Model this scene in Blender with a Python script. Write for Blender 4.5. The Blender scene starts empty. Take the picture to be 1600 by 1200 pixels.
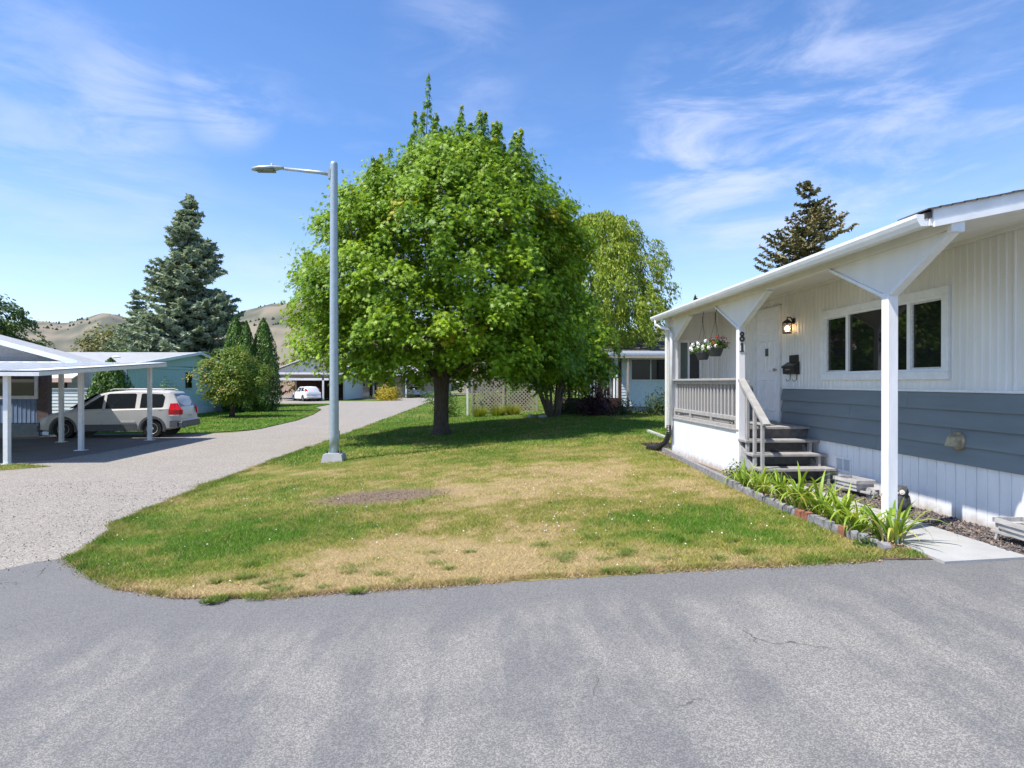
import bpy, bmesh, math, random
import numpy as np
from mathutils import Vector, Matrix
R = math.radians
rng = np.random.default_rng(7)
random.seed(7)
S = bpy.context.scene
C = S.collection

# ------------------------------------------------------------------ camera, sky, sun, exposure
cam_d = bpy.data.cameras.new('camera'); cam = bpy.data.objects.new('camera', cam_d); C.objects.link(cam)
F = 950.0
cam_d.lens = F / 1600 * 36; cam_d.sensor_width = 36; cam_d.clip_start = 0.05; cam_d.clip_end = 20000
cam.location = (0, 0, 1.56)
cam.rotation_euler = (math.pi / 2 - 3 / F, 0, -math.atan(45 / F))
S.camera = cam

SUN_EL = 59.5
sdx, sdy = 0.910, 0.415
world = bpy.data.worlds.new('World'); S.world = world; world.use_nodes = True
wt = world.node_tree; wt.nodes.clear()
def N(t, typ, **k):
    n = t.nodes.new(typ)
    for a, b in k.items(): setattr(n, a, b)
    return n
def build_world():
    t = wt; L = t.links.new
    sky = N(t, 'ShaderNodeTexSky', sky_type='NISHITA', sun_disc=False, sun_elevation=R(SUN_EL), sun_rotation=math.atan2(-sdx, -sdy), altitude=600, air_density=1.0, dust_density=0.6, ozone_density=3.0)
    tc = N(t, 'ShaderNodeTexCoord')
    def noise(scale, loc, sc, rot, dist, detail=9):
        m = N(t, 'ShaderNodeMapping'); m.inputs['Location'].default_value = loc; m.inputs['Scale'].default_value = sc; m.inputs['Rotation'].default_value = rot
        L(tc.outputs['Generated'], m.inputs['Vector'])
        n = N(t, 'ShaderNodeTexNoise'); n.inputs['Scale'].default_value = scale; n.inputs['Detail'].default_value = detail; n.inputs['Roughness'].default_value = .62; n.inputs['Distortion'].default_value = dist
        L(m.outputs[0], n.inputs['Vector']); return n.outputs['Fac']
    def ramp(v, a, b, lo=0., hi=1.):
        n = N(t, 'ShaderNodeMapRange', interpolation_type='SMOOTHSTEP'); L(v, n.inputs[0]); n.inputs[1].default_value = a; n.inputs[2].default_value = b; n.inputs[3].default_value = lo; n.inputs[4].default_value = hi; return n.outputs[0]
    def mth(op, a, b):
        n = N(t, 'ShaderNodeMath', operation=op)
        for i, v in enumerate((a, b)):
            if isinstance(v, (int, float)): n.inputs[i].default_value = v
            else: L(v, n.inputs[i])
        return n.outputs[0]
    # wisps: thin streaked cirrus everywhere, gathered more strongly in a few banks
    wisp = ramp(noise(3.2, (.3, .1, .2), (1, 1, 3.6), (0, R(10), R(15)), .25), .50, .82)
    fine = ramp(noise(4.5, (1.3, .4, 0), (1, .8, 3.4), (0, R(16), R(20)), .45, 14), .40, .70)
    veil = ramp(noise(1.7, (2.2, .7, .1), (1, 1, 6), (0, R(4), 0), .4, 6), .42, .80, 0, .55)
    def bank(d, w, amp):
        v = Vector(d).normalized()
        n = N(t, 'ShaderNodeVectorMath', operation='DOT_PRODUCT'); L(tc.outputs['Generated'], n.inputs[0]); n.inputs[1].default_value = v
        return ramp(n.outputs['Value'], math.cos(R(w)), 1.0, 0, amp)
    banks = None
    for d, w, a in (((.43, 1, .41), 12, .72), ((.55, 1, .42), 12, .66), ((.36, 1, .40), 9, .6), ((.86, 1, .44), 14, .6), ((-.58, 1, .44), 6, .5), ((-.42, 1, .46), 5, .55), ((-.68, 1, .38), 12, .35), ((-.05, 1, .53), 7, .3)):
        b = bank(d, w, a); banks = b if banks is None else mth('MAXIMUM', banks, b)
    cl = mth('ADD', mth('MULTIPLY', banks, mth('ADD', mth('MULTIPLY', fine, .95), .02)), mth('MULTIPLY', wisp, .22))
    sep = N(t, 'ShaderNodeSeparateXYZ'); L(tc.outputs['Generated'], sep.inputs[0])
    low = ramp(sep.outputs['Z'], .02, .36, 1, 0)
    cl = mth('ADD', cl, mth('ADD', mth('MULTIPLY', veil, mth('ADD', mth('MULTIPLY', low, .75), .10)), mth('MULTIPLY', low, .36)))
    cl = mth('MINIMUM', mth('MULTIPLY', cl, .9), .8)
    hs = N(t, 'ShaderNodeHueSaturation'); hs.inputs['Hue'].default_value = .506; hs.inputs['Saturation'].default_value = 1.18; hs.inputs['Value'].default_value = 1.5; L(sky.outputs[0], hs.inputs['Color'])
    mix = N(t, 'ShaderNodeMixRGB'); L(cl, mix.inputs[0]); L(hs.outputs[0], mix.inputs[1]); mix.inputs[2].default_value = CLOUD
    bg = N(t, 'ShaderNodeBackground'); L(mix.outputs[0], bg.inputs[0]); bg.inputs[1].default_value = SKY_STRENGTH
    out = N(t, 'ShaderNodeOutputWorld'); L(bg.outputs[0], out.inputs[0])
SKY_STRENGTH = 0.112
CLOUD = (5.5, 5.95, 7.6, 1)
build_world()
sun_d = bpy.data.lights.new('sun', 'SUN'); sun = bpy.data.objects.new('sun', sun_d); C.objects.link(sun)
sun_d.energy = 5.0; sun_d.angle = R(.53); sun_d.color = (1, .955, .88)
ce = math.cos(R(SUN_EL))
sun.rotation_euler = Vector((sdx * ce, sdy * ce, -math.sin(R(SUN_EL)))).to_track_quat('-Z', 'Y').to_euler()
S.view_settings.view_transform = 'Standard'; S.view_settings.look = 'None'; S.view_settings.exposure = 0.54; S.view_settings.gamma = 1
S.view_settings.use_curve_mapping = False

# ------------------------------------------------------------------ materials
def mat(name, col, rough=.7, var=.12, scale=6., bump=0., bscale=60., metal=0., spec=.4, stretch=(1, 1, 1), col2=None, lo=.35, hi=.65, speck=None):
    m = bpy.data.materials.new(name); m.use_nodes = True; t = m.node_tree; L = t.links.new
    b = t.nodes['Principled BSDF']; b.inputs['Roughness'].default_value = rough; b.inputs['Metallic'].default_value = metal; b.inputs['Specular IOR Level'].default_value = spec
    tc = N(t, 'ShaderNodeTexCoord'); mp = N(t, 'ShaderNodeMapping'); mp.inputs['Scale'].default_value = stretch; L(tc.outputs['Object'], mp.inputs[0])
    n = N(t, 'ShaderNodeTexNoise'); n.inputs['Scale'].default_value = scale; n.inputs['Detail'].default_value = 8; n.inputs['Roughness'].default_value = .6; L(mp.outputs[0], n.inputs['Vector'])
    cr = N(t, 'ShaderNodeValToRGB'); cr.color_ramp.elements[0].position = lo; cr.color_ramp.elements[1].position = hi
    c2 = col2 if col2 else tuple(min(1, c * (1 + var)) for c in col)
    c1 = col if col2 else tuple(c * (1 - var) for c in col)
    cr.color_ramp.elements[0].color = (*c1, 1); cr.color_ramp.elements[1].color = (*c2, 1); L(n.outputs['Fac'], cr.inputs[0])
    out = cr.outputs[0]
    if speck:                      # fine aggregate: (scale, dark colour, light colour, amount)
        sc, cd, cl_, am = speck
        v = N(t, 'ShaderNodeTexVoronoi'); v.inputs['Scale'].default_value = sc; L(tc.outputs['Object'], v.inputs['Vector'])
        r2 = N(t, 'ShaderNodeValToRGB'); r2.color_ramp.elements[0].position = .15; r2.color_ramp.elements[1].position = .85; r2.color_ramp.elements[0].color = (*cd, 1); r2.color_ramp.elements[1].color = (*cl_, 1)
        sp = N(t, 'ShaderNodeSeparateColor'); L(v.outputs['Color'], sp.inputs[0]); L(sp.outputs[0], r2.inputs[0])
        mx = N(t, 'ShaderNodeMixRGB'); mx.inputs[0].default_value = am; L(out, mx.inputs[1]); L(r2.outputs[0], mx.inputs[2]); out = mx.outputs[0]
    L(out, b.inputs['Base Color'])
    if bump:
        n2 = N(t, 'ShaderNodeTexNoise'); n2.inputs['Scale'].default_value = bscale; n2.inputs['Detail'].default_value = 6; L(mp.outputs[0], n2.inputs['Vector'])
        bp = N(t, 'ShaderNodeBump'); bp.inputs['Strength'].default_value = bump; bp.inputs['Distance'].default_value = .01; L(n2.outputs['Fac'], bp.inputs['Height']); L(bp.outputs[0], b.inputs['Normal'])
    return m
def leafmat(name, ca, cb, cc=None, trans=.35, rough=.5):
    """leaf colour runs from ca to cb (rarely cc) with each leaf's own random value"""
    m = bpy.data.materials.new(name); m.use_nodes = True; t = m.node_tree; L = t.links.new; t.nodes.remove(t.nodes['Principled BSDF'])
    at = N(t, 'ShaderNodeAttribute', attribute_name='rnd')
    cr = N(t, 'ShaderNodeValToRGB'); e = cr.color_ramp.elements; e[0].color = (*ca, 1); e[0].position = 0; e[1].color = (*cb, 1); e[1].position = .85
    if cc: x = e.new(1.0); x.color = (*cc, 1); e[1].position = .8
    L(at.outputs['Fac'], cr.inputs[0])
    b = N(t, 'ShaderNodeBsdfPrincipled'); b.inputs['Roughness'].default_value = rough; b.inputs['Specular IOR Level'].default_value = .3; L(cr.outputs[0], b.inputs['Base Color'])
    tr = N(t, 'ShaderNodeBsdfTranslucent'); mu = N(t, 'ShaderNodeMixRGB', blend_type='MULTIPLY'); mu.inputs[0].default_value = 1; L(cr.outputs[0], mu.inputs[1]); mu.inputs[2].default_value = (1.5, 1.35, .6, 1); L(mu.outputs[0], tr.inputs['Color'])
    ms = N(t, 'ShaderNodeMixShader'); ms.inputs[0].default_value = trans; L(b.outputs[0], ms.inputs[1]); L(tr.outputs[0], ms.inputs[2])
    L(ms.outputs[0], t.nodes['Material Output'].inputs[0]); return m
def attrmat(name, rough=.9, bump=.0, trans=0.):
    m = bpy.data.materials.new(name); m.use_nodes = True; t = m.node_tree; L = t.links.new; b = t.nodes['Principled BSDF']
    at = N(t, 'ShaderNodeAttribute', attribute_name='tint'); b.inputs['Roughness'].default_value = rough; b.inputs['Specular IOR Level'].default_value = .15
    L(at.outputs['Color'], b.inputs['Base Color'])
    if bump:
        tc = N(t, 'ShaderNodeTexCoord'); n = N(t, 'ShaderNodeTexNoise'); n.inputs['Scale'].default_value = 45; n.inputs['Detail'].default_value = 8; L(tc.outputs['Object'], n.inputs['Vector'])
        hs = N(t, 'ShaderNodeMixRGB', blend_type='MULTIPLY'); hs.inputs[0].default_value = .55; L(at.outputs['Color'], hs.inputs[1])
        cr = N(t, 'ShaderNodeValToRGB'); cr.color_ramp.elements[0].position = .35; cr.color_ramp.elements[0].color = (.35, .35, .35, 1); cr.color_ramp.elements[1].position = .65; L(n.outputs['Fac'], cr.inputs[0]); L(cr.outputs[0], hs.inputs[2]); L(hs.outputs[0], b.inputs['Base Color'])
        bp = N(t, 'ShaderNodeBump'); bp.inputs['Strength'].default_value = bump; bp.inputs['Distance'].default_value = .02; L(n.outputs['Fac'], bp.inputs['Height']); L(bp.outputs[0], b.inputs['Normal'])
    if trans:
        tr = N(t, 'ShaderNodeBsdfTranslucent'); L(at.outputs['Color'], tr.inputs['Color']); ms = N(t, 'ShaderNodeMixShader'); ms.inputs[0].default_value = trans
        L(b.outputs[0], ms.inputs[1]); L(tr.outputs[0], ms.inputs[2]); L(ms.outputs[0], t.nodes['Material Output'].inputs[0])
    return m
def glassmat(name, col=(.012, .014, .014), rough=.02, spec=.7):
    m = bpy.data.materials.new(name); m.use_nodes = True; b = m.node_tree.nodes['Principled BSDF']
    b.inputs['Base Color'].default_value = (*col, 1); b.inputs['Roughness'].default_value = rough; b.inputs['Specular IOR Level'].default_value = spec; return m
def emis(name, col, s):
    m = bpy.data.materials.new(name); m.use_nodes = True; b = m.node_tree.nodes['Principled BSDF']
    b.inputs['Emission Color'].default_value = (*col, 1); b.inputs['Emission Strength'].default_value = s; b.inputs['Base Color'].default_value = (*col, 1); return m

M = {}
M['siding'] = mat('ribbed_siding_paint', (.71, .70, .665), .55, .05, 3, bump=.05, bscale=14, stretch=(1, 1, .3))
M['white'] = mat('white_paint', (.76, .765, .77), .5, .05, 5, bump=.06, bscale=30)
M['trim'] = mat('trim_paint', (.72, .73, .73), .5, .06, 9, bump=.05, bscale=40)
M['post'] = mat('weathered_white_paint', (.74, .73, .745), .6, .07, 7, bump=.25, bscale=22, stretch=(1, 1, .25), col2=None)
M['lapgrey'] = mat('slate_grey_lap_paint', (.155, .187, .203), .6, .09, 5, bump=.12, bscale=22, stretch=(1, .15, 1))
M['skirt'] = mat('skirt_paint', (.74, .745, .75), .55, .05, 4, bump=.08, bscale=20, stretch=(1, 1, .3))
def mud(m, h=.14):
    t = m.node_tree; L = t.links.new; b = t.nodes['Principled BSDF']; src = b.inputs['Base Color'].links[0].from_socket
    g = N(t, 'ShaderNodeNewGeometry'); sp = N(t, 'ShaderNodeSeparateXYZ'); L(g.outputs['Position'], sp.inputs[0]); n = N(t, 'ShaderNodeTexNoise'); n.inputs['Scale'].default_value = 9; n.inputs['Detail'].default_value = 8; L(g.outputs['Position'], n.inputs['Vector'])
    a = N(t, 'ShaderNodeMath', operation='MULTIPLY_ADD'); L(n.outputs['Fac'], a.inputs[0]); a.inputs[1].default_value = -.22; L(sp.outputs['Z'], a.inputs[2]); r = N(t, 'ShaderNodeMapRange', interpolation_type='SMOOTHSTEP'); L(a.outputs[0], r.inputs[0]); r.inputs[1].default_value = -.12; r.inputs[2].default_value = h - .09; r.inputs[3].default_value = .75; r.inputs[4].default_value = 0
    mx = N(t, 'ShaderNodeMixRGB'); L(r.outputs[0], mx.inputs[0]); L(src, mx.inputs[1]); mx.inputs[2].default_value = (.42, .33, .25, 1); L(mx.outputs[0], b.inputs['Base Color'])
mud(M['skirt']); mud(M['post'])
M['railgrey'] = mat('rail_grey_paint', (.34, .325, .315), .65, .13, 9, bump=.2, bscale=40)
M['tread'] = mat('tread_grey_paint', (.30, .285, .275), .7, .14, 12, bump=.2, bscale=50)
M['treadark'] = mat('riser_dark_paint', (.13, .12, .115), .75, .2, 12, bump=.2, bscale=50)
M['shingle'] = mat('asphalt_shingle', (.10, .09, .085), .9, .3, 30, bump=.5, bscale=80)
M['pane'] = glassmat('window_glass')
M['palepane'] = glassmat('pale_window_glass', (.10, .13, .12), .03, .6)
M['screen'] = mat('insect_screen', (.028, .028, .03), .5, .2, 60, spec=.6)
M['black'] = mat('black_metal', (.018, .018, .018), .35, .2, 20)
M['bulb'] = emis('bulb_glow', (1, .62, .28), 14)
M['lampglass'] = mat('lamp_glass', (.45, .36, .22), .1, .1, 20)
M['brass'] = mat('aged_brass', (.36, .30, .19), .45, .3, 14, metal=.3)
M['steel'] = mat('galvanised_steel', (.36, .42, .45), .42, .08, 9, metal=.35, bump=.06, bscale=60)
M['concrete'] = mat('concrete', (.40, .395, .38), .9, .13, 3, bump=.35, bscale=60, speck=(220, (.25, .25, .24), (.52, .51, .49), .25))
M['path'] = mat('path_concrete', (.345, .34, .33), .9, .12, 2.2, bump=.3, bscale=50, speck=(200, (.3, .3, .29), (.5, .5, .48), .25))
M['bark'] = mat('bark', (.085, .065, .05), .95, .45, 9, bump=1., bscale=18, stretch=(3, 3, .5))
M['barkgrey'] = mat('grey_bark', (.17, .14, .115), .95, .35, 9, bump=1., bscale=18, stretch=(3, 3, .5))
M['edge'] = mat('edging_block', (.22, .215, .22), .9, .25, 12, bump=.5, bscale=40)
M['redbrick'] = mat('red_brick', (.27, .105, .065), .9, .25, 14, bump=.5, bscale=40)
M['oldwood'] = mat('weathered_wood', (.42, .40, .38), .85, .28, 8, bump=.5, bscale=30, stretch=(1, .2, 1))
M['owl'] = mat('owl_cement', (.06, .062, .066), .8, .5, 30, bump=.5, bscale=50)
M['cream'] = mat('cream_paint', (.75, .70, .62), .6, .05, 9)
M['red'] = mat('red_lens', (.55, .012, .018), .2, .15, 30)
M['clearlens'] = mat('clear_lens', (.6, .6, .6), .15, .15, 30)
M['carwhite'] = mat('silver_white_car_paint', (.52, .505, .48), .28, .03, 3, spec=.6)
M['carwhite2'] = mat('white_car_paint', (.72, .73, .74), .28, .03, 3, spec=.6)
M['cladding'] = mat('grey_plastic_cladding', (.10, .10, .105), .6, .1, 9)
M['tyre'] = mat('tyre_rubber', (.018, .018, .018), .8, .2, 9)
M['rim'] = mat('rim_metal', (.55, .53, .50), .35, .1, 9, metal=.4)
M['carglass'] = glassmat('car_glass', (.012, .016, .02), .05, .8)
M['bluesiding'] = mat('blue_siding', (.19, .27, .42), .65, .08, 6)
M['gablegrey'] = mat('gable_siding', (.36, .36, .37), .7, .1, 6)
M['brownbrick'] = mat('brown_brick', (.13, .10, .10), .9, .3, 20)
M['darkblue'] = mat('dark_blue_skirt', (.035, .06, .085), .8, .2, 6)
M['teal'] = mat('teal_siding', (.42, .62, .64), .65, .07, 6)
M['palewall'] = mat('pale_siding', (.60, .66, .66), .65, .06, 6)
M['paleblue'] = mat('pale_blue_siding', (.66, .74, .78), .65, .06, 6)
M['tealroof'] = mat('pale_metal_roof', (.36, .36, .35), .6, .12, 3)
M['peach'] = mat('peach_awning', (.60, .42, .33), .7, .1, 5)
M['beige'] = mat('beige_wall', (.58, .50, .42), .75, .08, 4)
M['brown'] = mat('dark_brown_wood', (.07, .035, .025), .8, .25, 9)
M['fascbrown'] = mat('brown_fascia', (.28, .2, .15), .8, .15, 6)
M['latticew'] = mat('weathered_lattice', (.38, .32, .27), .85, .15, 9)
M['soil'] = mat('soil', (.13, .095, .07), .95, .35, 9, bump=.8, bscale=40)
M['plastic'] = mat('dark_pot', (.055, .06, .068), .5, .15, 12)
M['petalw'] = mat('white_petals', (.80, .80, .76), .6, .08, 40)
M['petalr'] = mat('red_petals', (.40, .008, .012), .6, .25, 40)
M['yellowflower'] = mat('yellow_petals', (.65, .5, .12), .6, .2, 40)
M['rockbed'] = mat('lava_rock', (.085, .07, .066), .95, .6, 18, bump=.5, bscale=60)
M['maple'] = leafmat('maple_leaf', (.035, .115, .003), (.255, .40, .016), (.46, .38, .03), trans=.28)
M['willow'] = leafmat('willow_leaf', (.14, .22, .015), (.36, .44, .07), None)
M['shrubleaf'] = leafmat('shrub_leaf', (.035, .09, .012), (.10, .18, .025), (.18, .24, .05))
M['farleaf'] = leafmat('far_tree_leaf', (.030, .070, .016), (.095, .16, .035), None, trans=.25)
M['farleaf2'] = leafmat('olive_tree_leaf', (.09, .11, .03), (.22, .21, .07), None, trans=.25)
M['spruce'] = leafmat('blue_spruce_needles', (.15, .215, .155), (.38, .45, .34), None, trans=.18, rough=.7)
M['spruce2'] = leafmat('brown_tipped_spruce_needles', (.08, .09, .045), (.25, .22, .10), (.45, .30, .14), trans=.08, rough=.7)
M['cedar'] = leafmat('cedar_leaf', (.035, .09, .012), (.12, .22, .03), None, trans=.15)
M['orangeleaf'] = leafmat('orange_tinged_leaf', (.06, .14, .015), (.20, .26, .03), (.48, .19, .05), trans=.3)
M['darkred'] = leafmat('dark_red_leaf', (.02, .008, .012), (.06, .02, .03), None, trans=.15)
M['darkshrub'] = leafmat('dark_shrub_leaf', (.02, .045, .012), (.06, .10, .025), None, trans=.15)
M['yellowbush'] = leafmat('yellow_bush_leaf', (.25, .25, .02), (.55, .42, .04), None)
M['lily'] = leafmat('daylily_leaf', (.08, .19, .02), (.36, .46, .06), (.58, .52, .20), trans=.35, rough=.45)
M['lawn'] = attrmat('lawn_ground', bump=.6)
M['blade'] = attrmat('grass_blade', .7, trans=.25)
M['hill'] = attrmat('hill_ground')

# ------------------------------------------------------------------ mesh helpers
W = {}     # world base of each object: (Vector loc, rotz)
def base_of(o): return W.get(o.name, (Vector((0, 0, 0)), 0.))
def tag(o, label=None, cat=None, group=None, kind=None):
    if label: o['label'] = label
    if cat: o['category'] = cat
    if group: o['group'] = group
    if kind: o['kind'] = kind
    return o
def thing(name, loc, rz, label, cat, group=None):
    o = bpy.data.objects.new(name, None); o.empty_display_size = .3; C.objects.link(o); o.location = loc; o.rotation_euler = (0, 0, rz)
    W[o.name] = (Vector(loc), rz); return tag(o, label, cat, group)
def link(name, me, m, parent=None, kind=None, smooth=False):
    o = bpy.data.objects.new(name, me); C.objects.link(o)
    if m is not None and not me.materials: me.materials.append(m)
    if parent is not None: o.parent = parent; W[o.name] = base_of(parent)
    if kind: o['kind'] = kind
    if smooth: me.polygons.foreach_set('use_smooth', [True] * len(me.polygons))
    return o
class MB:
    def __init__(s): s.v = []; s.f = []
    def add(s, vs, fs):
        n = len(s.v); s.v += [tuple(p) for p in vs]; s.f += [tuple(i + n for i in f) for f in fs]; return s
    def box(s, x0, x1, y0, y1, z0, z1):
        v = [(x, y, z) for z in (z0, z1) for y in (y0, y1) for x in (x0, x1)]
        return s.add(v, [(0, 2, 3, 1), (4, 5, 7, 6), (0, 1, 5, 4), (2, 6, 7, 3), (0, 4, 6, 2), (1, 3, 7, 5)])
    def bbox(s, x0, x1, y0, y1, z0, z1, b=.006):
        """box with chamfered edges"""
        bm = bmesh.new(); r = bmesh.ops.create_cube(bm, size=1)
        for v in bm.verts: v.co = Vector((x0 + (v.co.x + .5) * (x1 - x0), y0 + (v.co.y + .5) * (y1 - y0), z0 + (v.co.z + .5) * (z1 - z0)))
        bmesh.ops.bevel(bm, geom=bm.edges[:], offset=b, segments=1, affect='EDGES', clamp_overlap=True)
        bm.verts.index_update(); s.add([v.co[:] for v in bm.verts], [[v.index for v in f.verts] for f in bm.faces]); bm.free(); return s
    def beam(s, a, b, w, h, up=(0, 0, 1)):
        a, b = Vector(a), Vector(b); d = (b - a).normalized(); r = d.cross(Vector(up))
        if r.length < 1e-4: r = d.cross(Vector((0, 1, 0)))
        r.normalize(); u = r.cross(d).normalized(); v = []
        for p in (a, b):
            for q in ((-1, -1), (1, -1), (1, 1), (-1, 1)): v.append(p + r * q[0] * w / 2 + u * q[1] * h / 2)
        return s.add(v, [(0, 1, 2, 3), (7, 6, 5, 4), (0, 4, 5, 1), (1, 5, 6, 2), (2, 6, 7, 3), (3, 7, 4, 0)])
    def tube(s, pts, rad, n=8, cap=True):
        pts = [Vector(p) for p in pts]; rad = rad if hasattr(rad, '__len__') else [rad] * len(pts); v = []; f = []
        ref = Vector((.13, .31, .94))
        for i, p in enumerate(pts):
            d = (pts[min(i + 1, len(pts) - 1)] - pts[max(i - 1, 0)]).normalized()
            x = d.cross(ref)
            if x.length < .1: x = d.cross(Vector((1, 0, 0)))
            x.normalize(); y = d.cross(x)
            for k in range(n): a = 2 * math.pi * k / n; v.append(p + (x * math.cos(a) + y * math.sin(a)) * rad[i])
        for i in range(len(pts) - 1):
            for k in range(n): f.append((i * n + k, i * n + (k + 1) % n, (i + 1) * n + (k + 1) % n, (i + 1) * n + k))
        if cap: f += [tuple(range(n))[::-1], tuple((len(pts) - 1) * n + k for k in range(n))]
        return s.add(v, f)
    def lathe(s, c, prof, n=16, axis='z'):
        v = []; f = []
        for r, z in prof:
            for k in range(n):
                a = 2 * math.pi * k / n; x, y = r * math.cos(a), r * math.sin(a)
                v.append((c[0] + x, c[1] + y, c[2] + z) if axis == 'z' else ((c[0] + x, c[1] + z, c[2] + y) if axis == 'y' else (c[0] + z, c[1] + x, c[2] + y)))
        for i in range(len(prof) - 1):
            for k in range(n): f.append((i * n + k, i * n + (k + 1) % n, (i + 1) * n + (k + 1) % n, (i + 1) * n + k))
        f += [tuple(range(n))[::-1], tuple((len(prof) - 1) * n + k for k in range(n))]
        return s.add(v, f)
    def prism(s, poly, axis, a, b):
        """polygon in the two other axes, extruded along axis from a to b"""
        n = len(poly)
        def P(p, t): return {'x': (t, p[0], p[1]), 'y': (p[0], t, p[1]), 'z': (p[0], p[1], t)}[axis]
        return s.add([P(p, a) for p in poly] + [P(p, b) for p in poly], [tuple(range(n))[::-1], tuple(range(n, 2 * n))] + [(i, (i + 1) % n, n + (i + 1) % n, n + i) for i in range(n)])
    def build(s, name, m, parent=None, kind=None, smooth=False, local=False, fix=True):
        v = np.array(s.v, dtype=float)
        if parent is not None and not local:
            loc, rz = base_of(parent); v = v - np.array(loc); c_, s_ = math.cos(-rz), math.sin(-rz)
            v = np.stack([v[:, 0] * c_ - v[:, 1] * s_, v[:, 0] * s_ + v[:, 1] * c_, v[:, 2]], 1)
        me = bpy.data.meshes.new(name); me.from_pydata(v.tolist(), [], s.f)
        if fix:
            bm = bmesh.new(); bm.from_mesh(me); bmesh.ops.recalc_face_normals(bm, faces=bm.faces[:]); bm.to_mesh(me); bm.free()
        me.update(); return link(name, me, m, parent, kind, smooth)
def copy_tree(o, loc=None, rz=None, label=None, sc=None, parent=None):
    c = o.copy(); C.objects.link(c)
    if parent is not None: c.parent = parent
    if loc is not None: c.location = loc
    if rz is not None: c.rotation_euler = (0, 0, rz)
    if sc is not None: c.scale = sc
    if label: c['label'] = label
    for ch in list(o.children): copy_tree(ch, parent=c)
    return c
def np_mesh(name, verts, nper, attr=None, attrname='rnd', m=None, parent=None, kind=None, shift=True):
    """verts (K*nper,3): K separate n-gons"""
    verts = np.asarray(verts, dtype=np.float32).reshape(-1, 3); K = len(verts) // nper
    if parent is not None and shift: verts = verts - np.array(base_of(parent)[0], dtype=np.float32)
    me = bpy.data.meshes.new(name); me.vertices.add(len(verts)); me.vertices.foreach_set('co', verts.ravel())
    me.loops.add(len(verts)); me.loops.foreach_set('vertex_index', np.arange(len(verts), dtype=np.int32))
    me.polygons.add(K); me.polygons.foreach_set('loop_start', np.arange(0, K * nper, nper, dtype=np.int32)); me.polygons.foreach_set('loop_total', np.full(K, nper, dtype=np.int32))
    if attr is not None:
        if attr.ndim == 1: a = me.attributes.new(attrname, 'FLOAT', 'FACE'); a.data.foreach_set('value', attr.astype(np.float32))
        else:
            a = me.attributes.new(attrname, 'FLOAT_COLOR', 'FACE'); cc = np.ones((K, 4), np.float32); cc[:, :3] = attr; a.data.foreach_set('color', cc.ravel())
    me.update(calc_edges=True); return link(name, me, m, parent, kind)
# ---- value noise in numpy
_perm = rng.random((256, 256))
def vnoise(x, y):
    xi = np.floor(x).astype(int); yi = np.floor(y).astype(int); fx = x - xi; fy = y - yi; fx = fx * fx * (3 - 2 * fx); fy = fy * fy * (3 - 2 * fy)
    g = lambda a, b: _perm[a % 256, b % 256]
    return (g(xi, yi) * (1 - fx) + g(xi + 1, yi) * fx) * (1 - fy) + (g(xi, yi + 1) * (1 - fx) + g(xi + 1, yi + 1) * fx) * fy
def fbm(x, y, o=4):
    s = 0; a = 1; t = 0
    for i in range(o): s = s + a * vnoise(x * 2 ** i + 17 * i, y * 2 ** i + 31 * i); t += a; a *= .55
    return s / t
# ---- leaves
MAPLE = np.array([(0, -.42), (.34, -.42), (.15, -.12), (.62, .0), (.17, .08), (.42, .46), (.07, .22), (0, .68), (-.07, .22), (-.42, .46), (-.17, .08), (-.62, .0), (-.15, -.12), (-.34, -.42)])
OVAL = np.array([(0, -.5), (.26, -.12), (.22, .2), (0, .5), (-.22, .2), (-.26, -.12)])
NARROW = np.array([(0, -.5), (.09, 0), (0, .5), (-.09, 0)])
def leaves(name, pos, nrm, size, shape, m, parent, droop=None, rnd=None, kind='stuff'):
    K = len(pos); nrm = nrm / (np.linalg.norm(nrm, axis=1, keepdims=True) + 1e-9)
    if droop is None: t = rng.normal(size=(K, 3))
    else: t = droop
    t = t - nrm * (t * nrm).sum(1, keepdims=True); t /= np.linalg.norm(t, axis=1, keepdims=True) + 1e-9
    b = np.cross(nrm, t); size = np.broadcast_to(size, K)[:, None, None]
    curl = -(shape[:, 0] ** 2 + .35 * shape[:, 1] ** 2) * .7
    v = pos[:, None, :] + size * (b[:, None, :] * shape[None, :, 0, None] + t[:, None, :] * shape[None, :, 1, None] + nrm[:, None, :] * curl[None, :, None])
    if rnd is None: rnd = rng.random(K)
    return np_mesh(name, v, len(shape), rnd, 'rnd', m, parent, kind)
def pads(centers, outward, rad, thick, n, tiltmul=.8):
    """clumps of leaves: shallow domes tilted outward; returns positions, normals, clump index"""
    K = len(centers); idx = np.repeat(np.arange(K), n)
    a = rng.random(K * n) * 2 * np.pi; r = np.sqrt(rng.random(K * n))
    up = np.zeros((K, 3)); up[:, 2] = 1; ax = up + outward * tiltmul; ax /= np.linalg.norm(ax, axis=1, keepdims=True)
    t = np.cross(ax, [0.3, 1, .1]); t /= np.linalg.norm(t, axis=1, keepdims=True); b = np.cross(ax, t)
    rr = (rad * r * (0.75 + .5 * rng.random(K * n)) if np.isscalar(rad) else rad[idx] * r * (0.75 + .5 * rng.random(K * n)))
    h = -thick * r ** 2 * 1.6 + rng.normal(0, thick * .45, K * n)
    p = centers[idx] + t[idx] * (rr * np.cos(a))[:, None] + b[idx] * (rr * np.sin(a))[:, None] + ax[idx] * h[:, None]
    nr = ax[idx] + (t[idx] * (np.cos(a) * r)[:, None] + b[idx] * (np.sin(a) * r)[:, None]) * .7 + rng.normal(0, .30, (K * n, 3))
    return p, nr, idx
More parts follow.
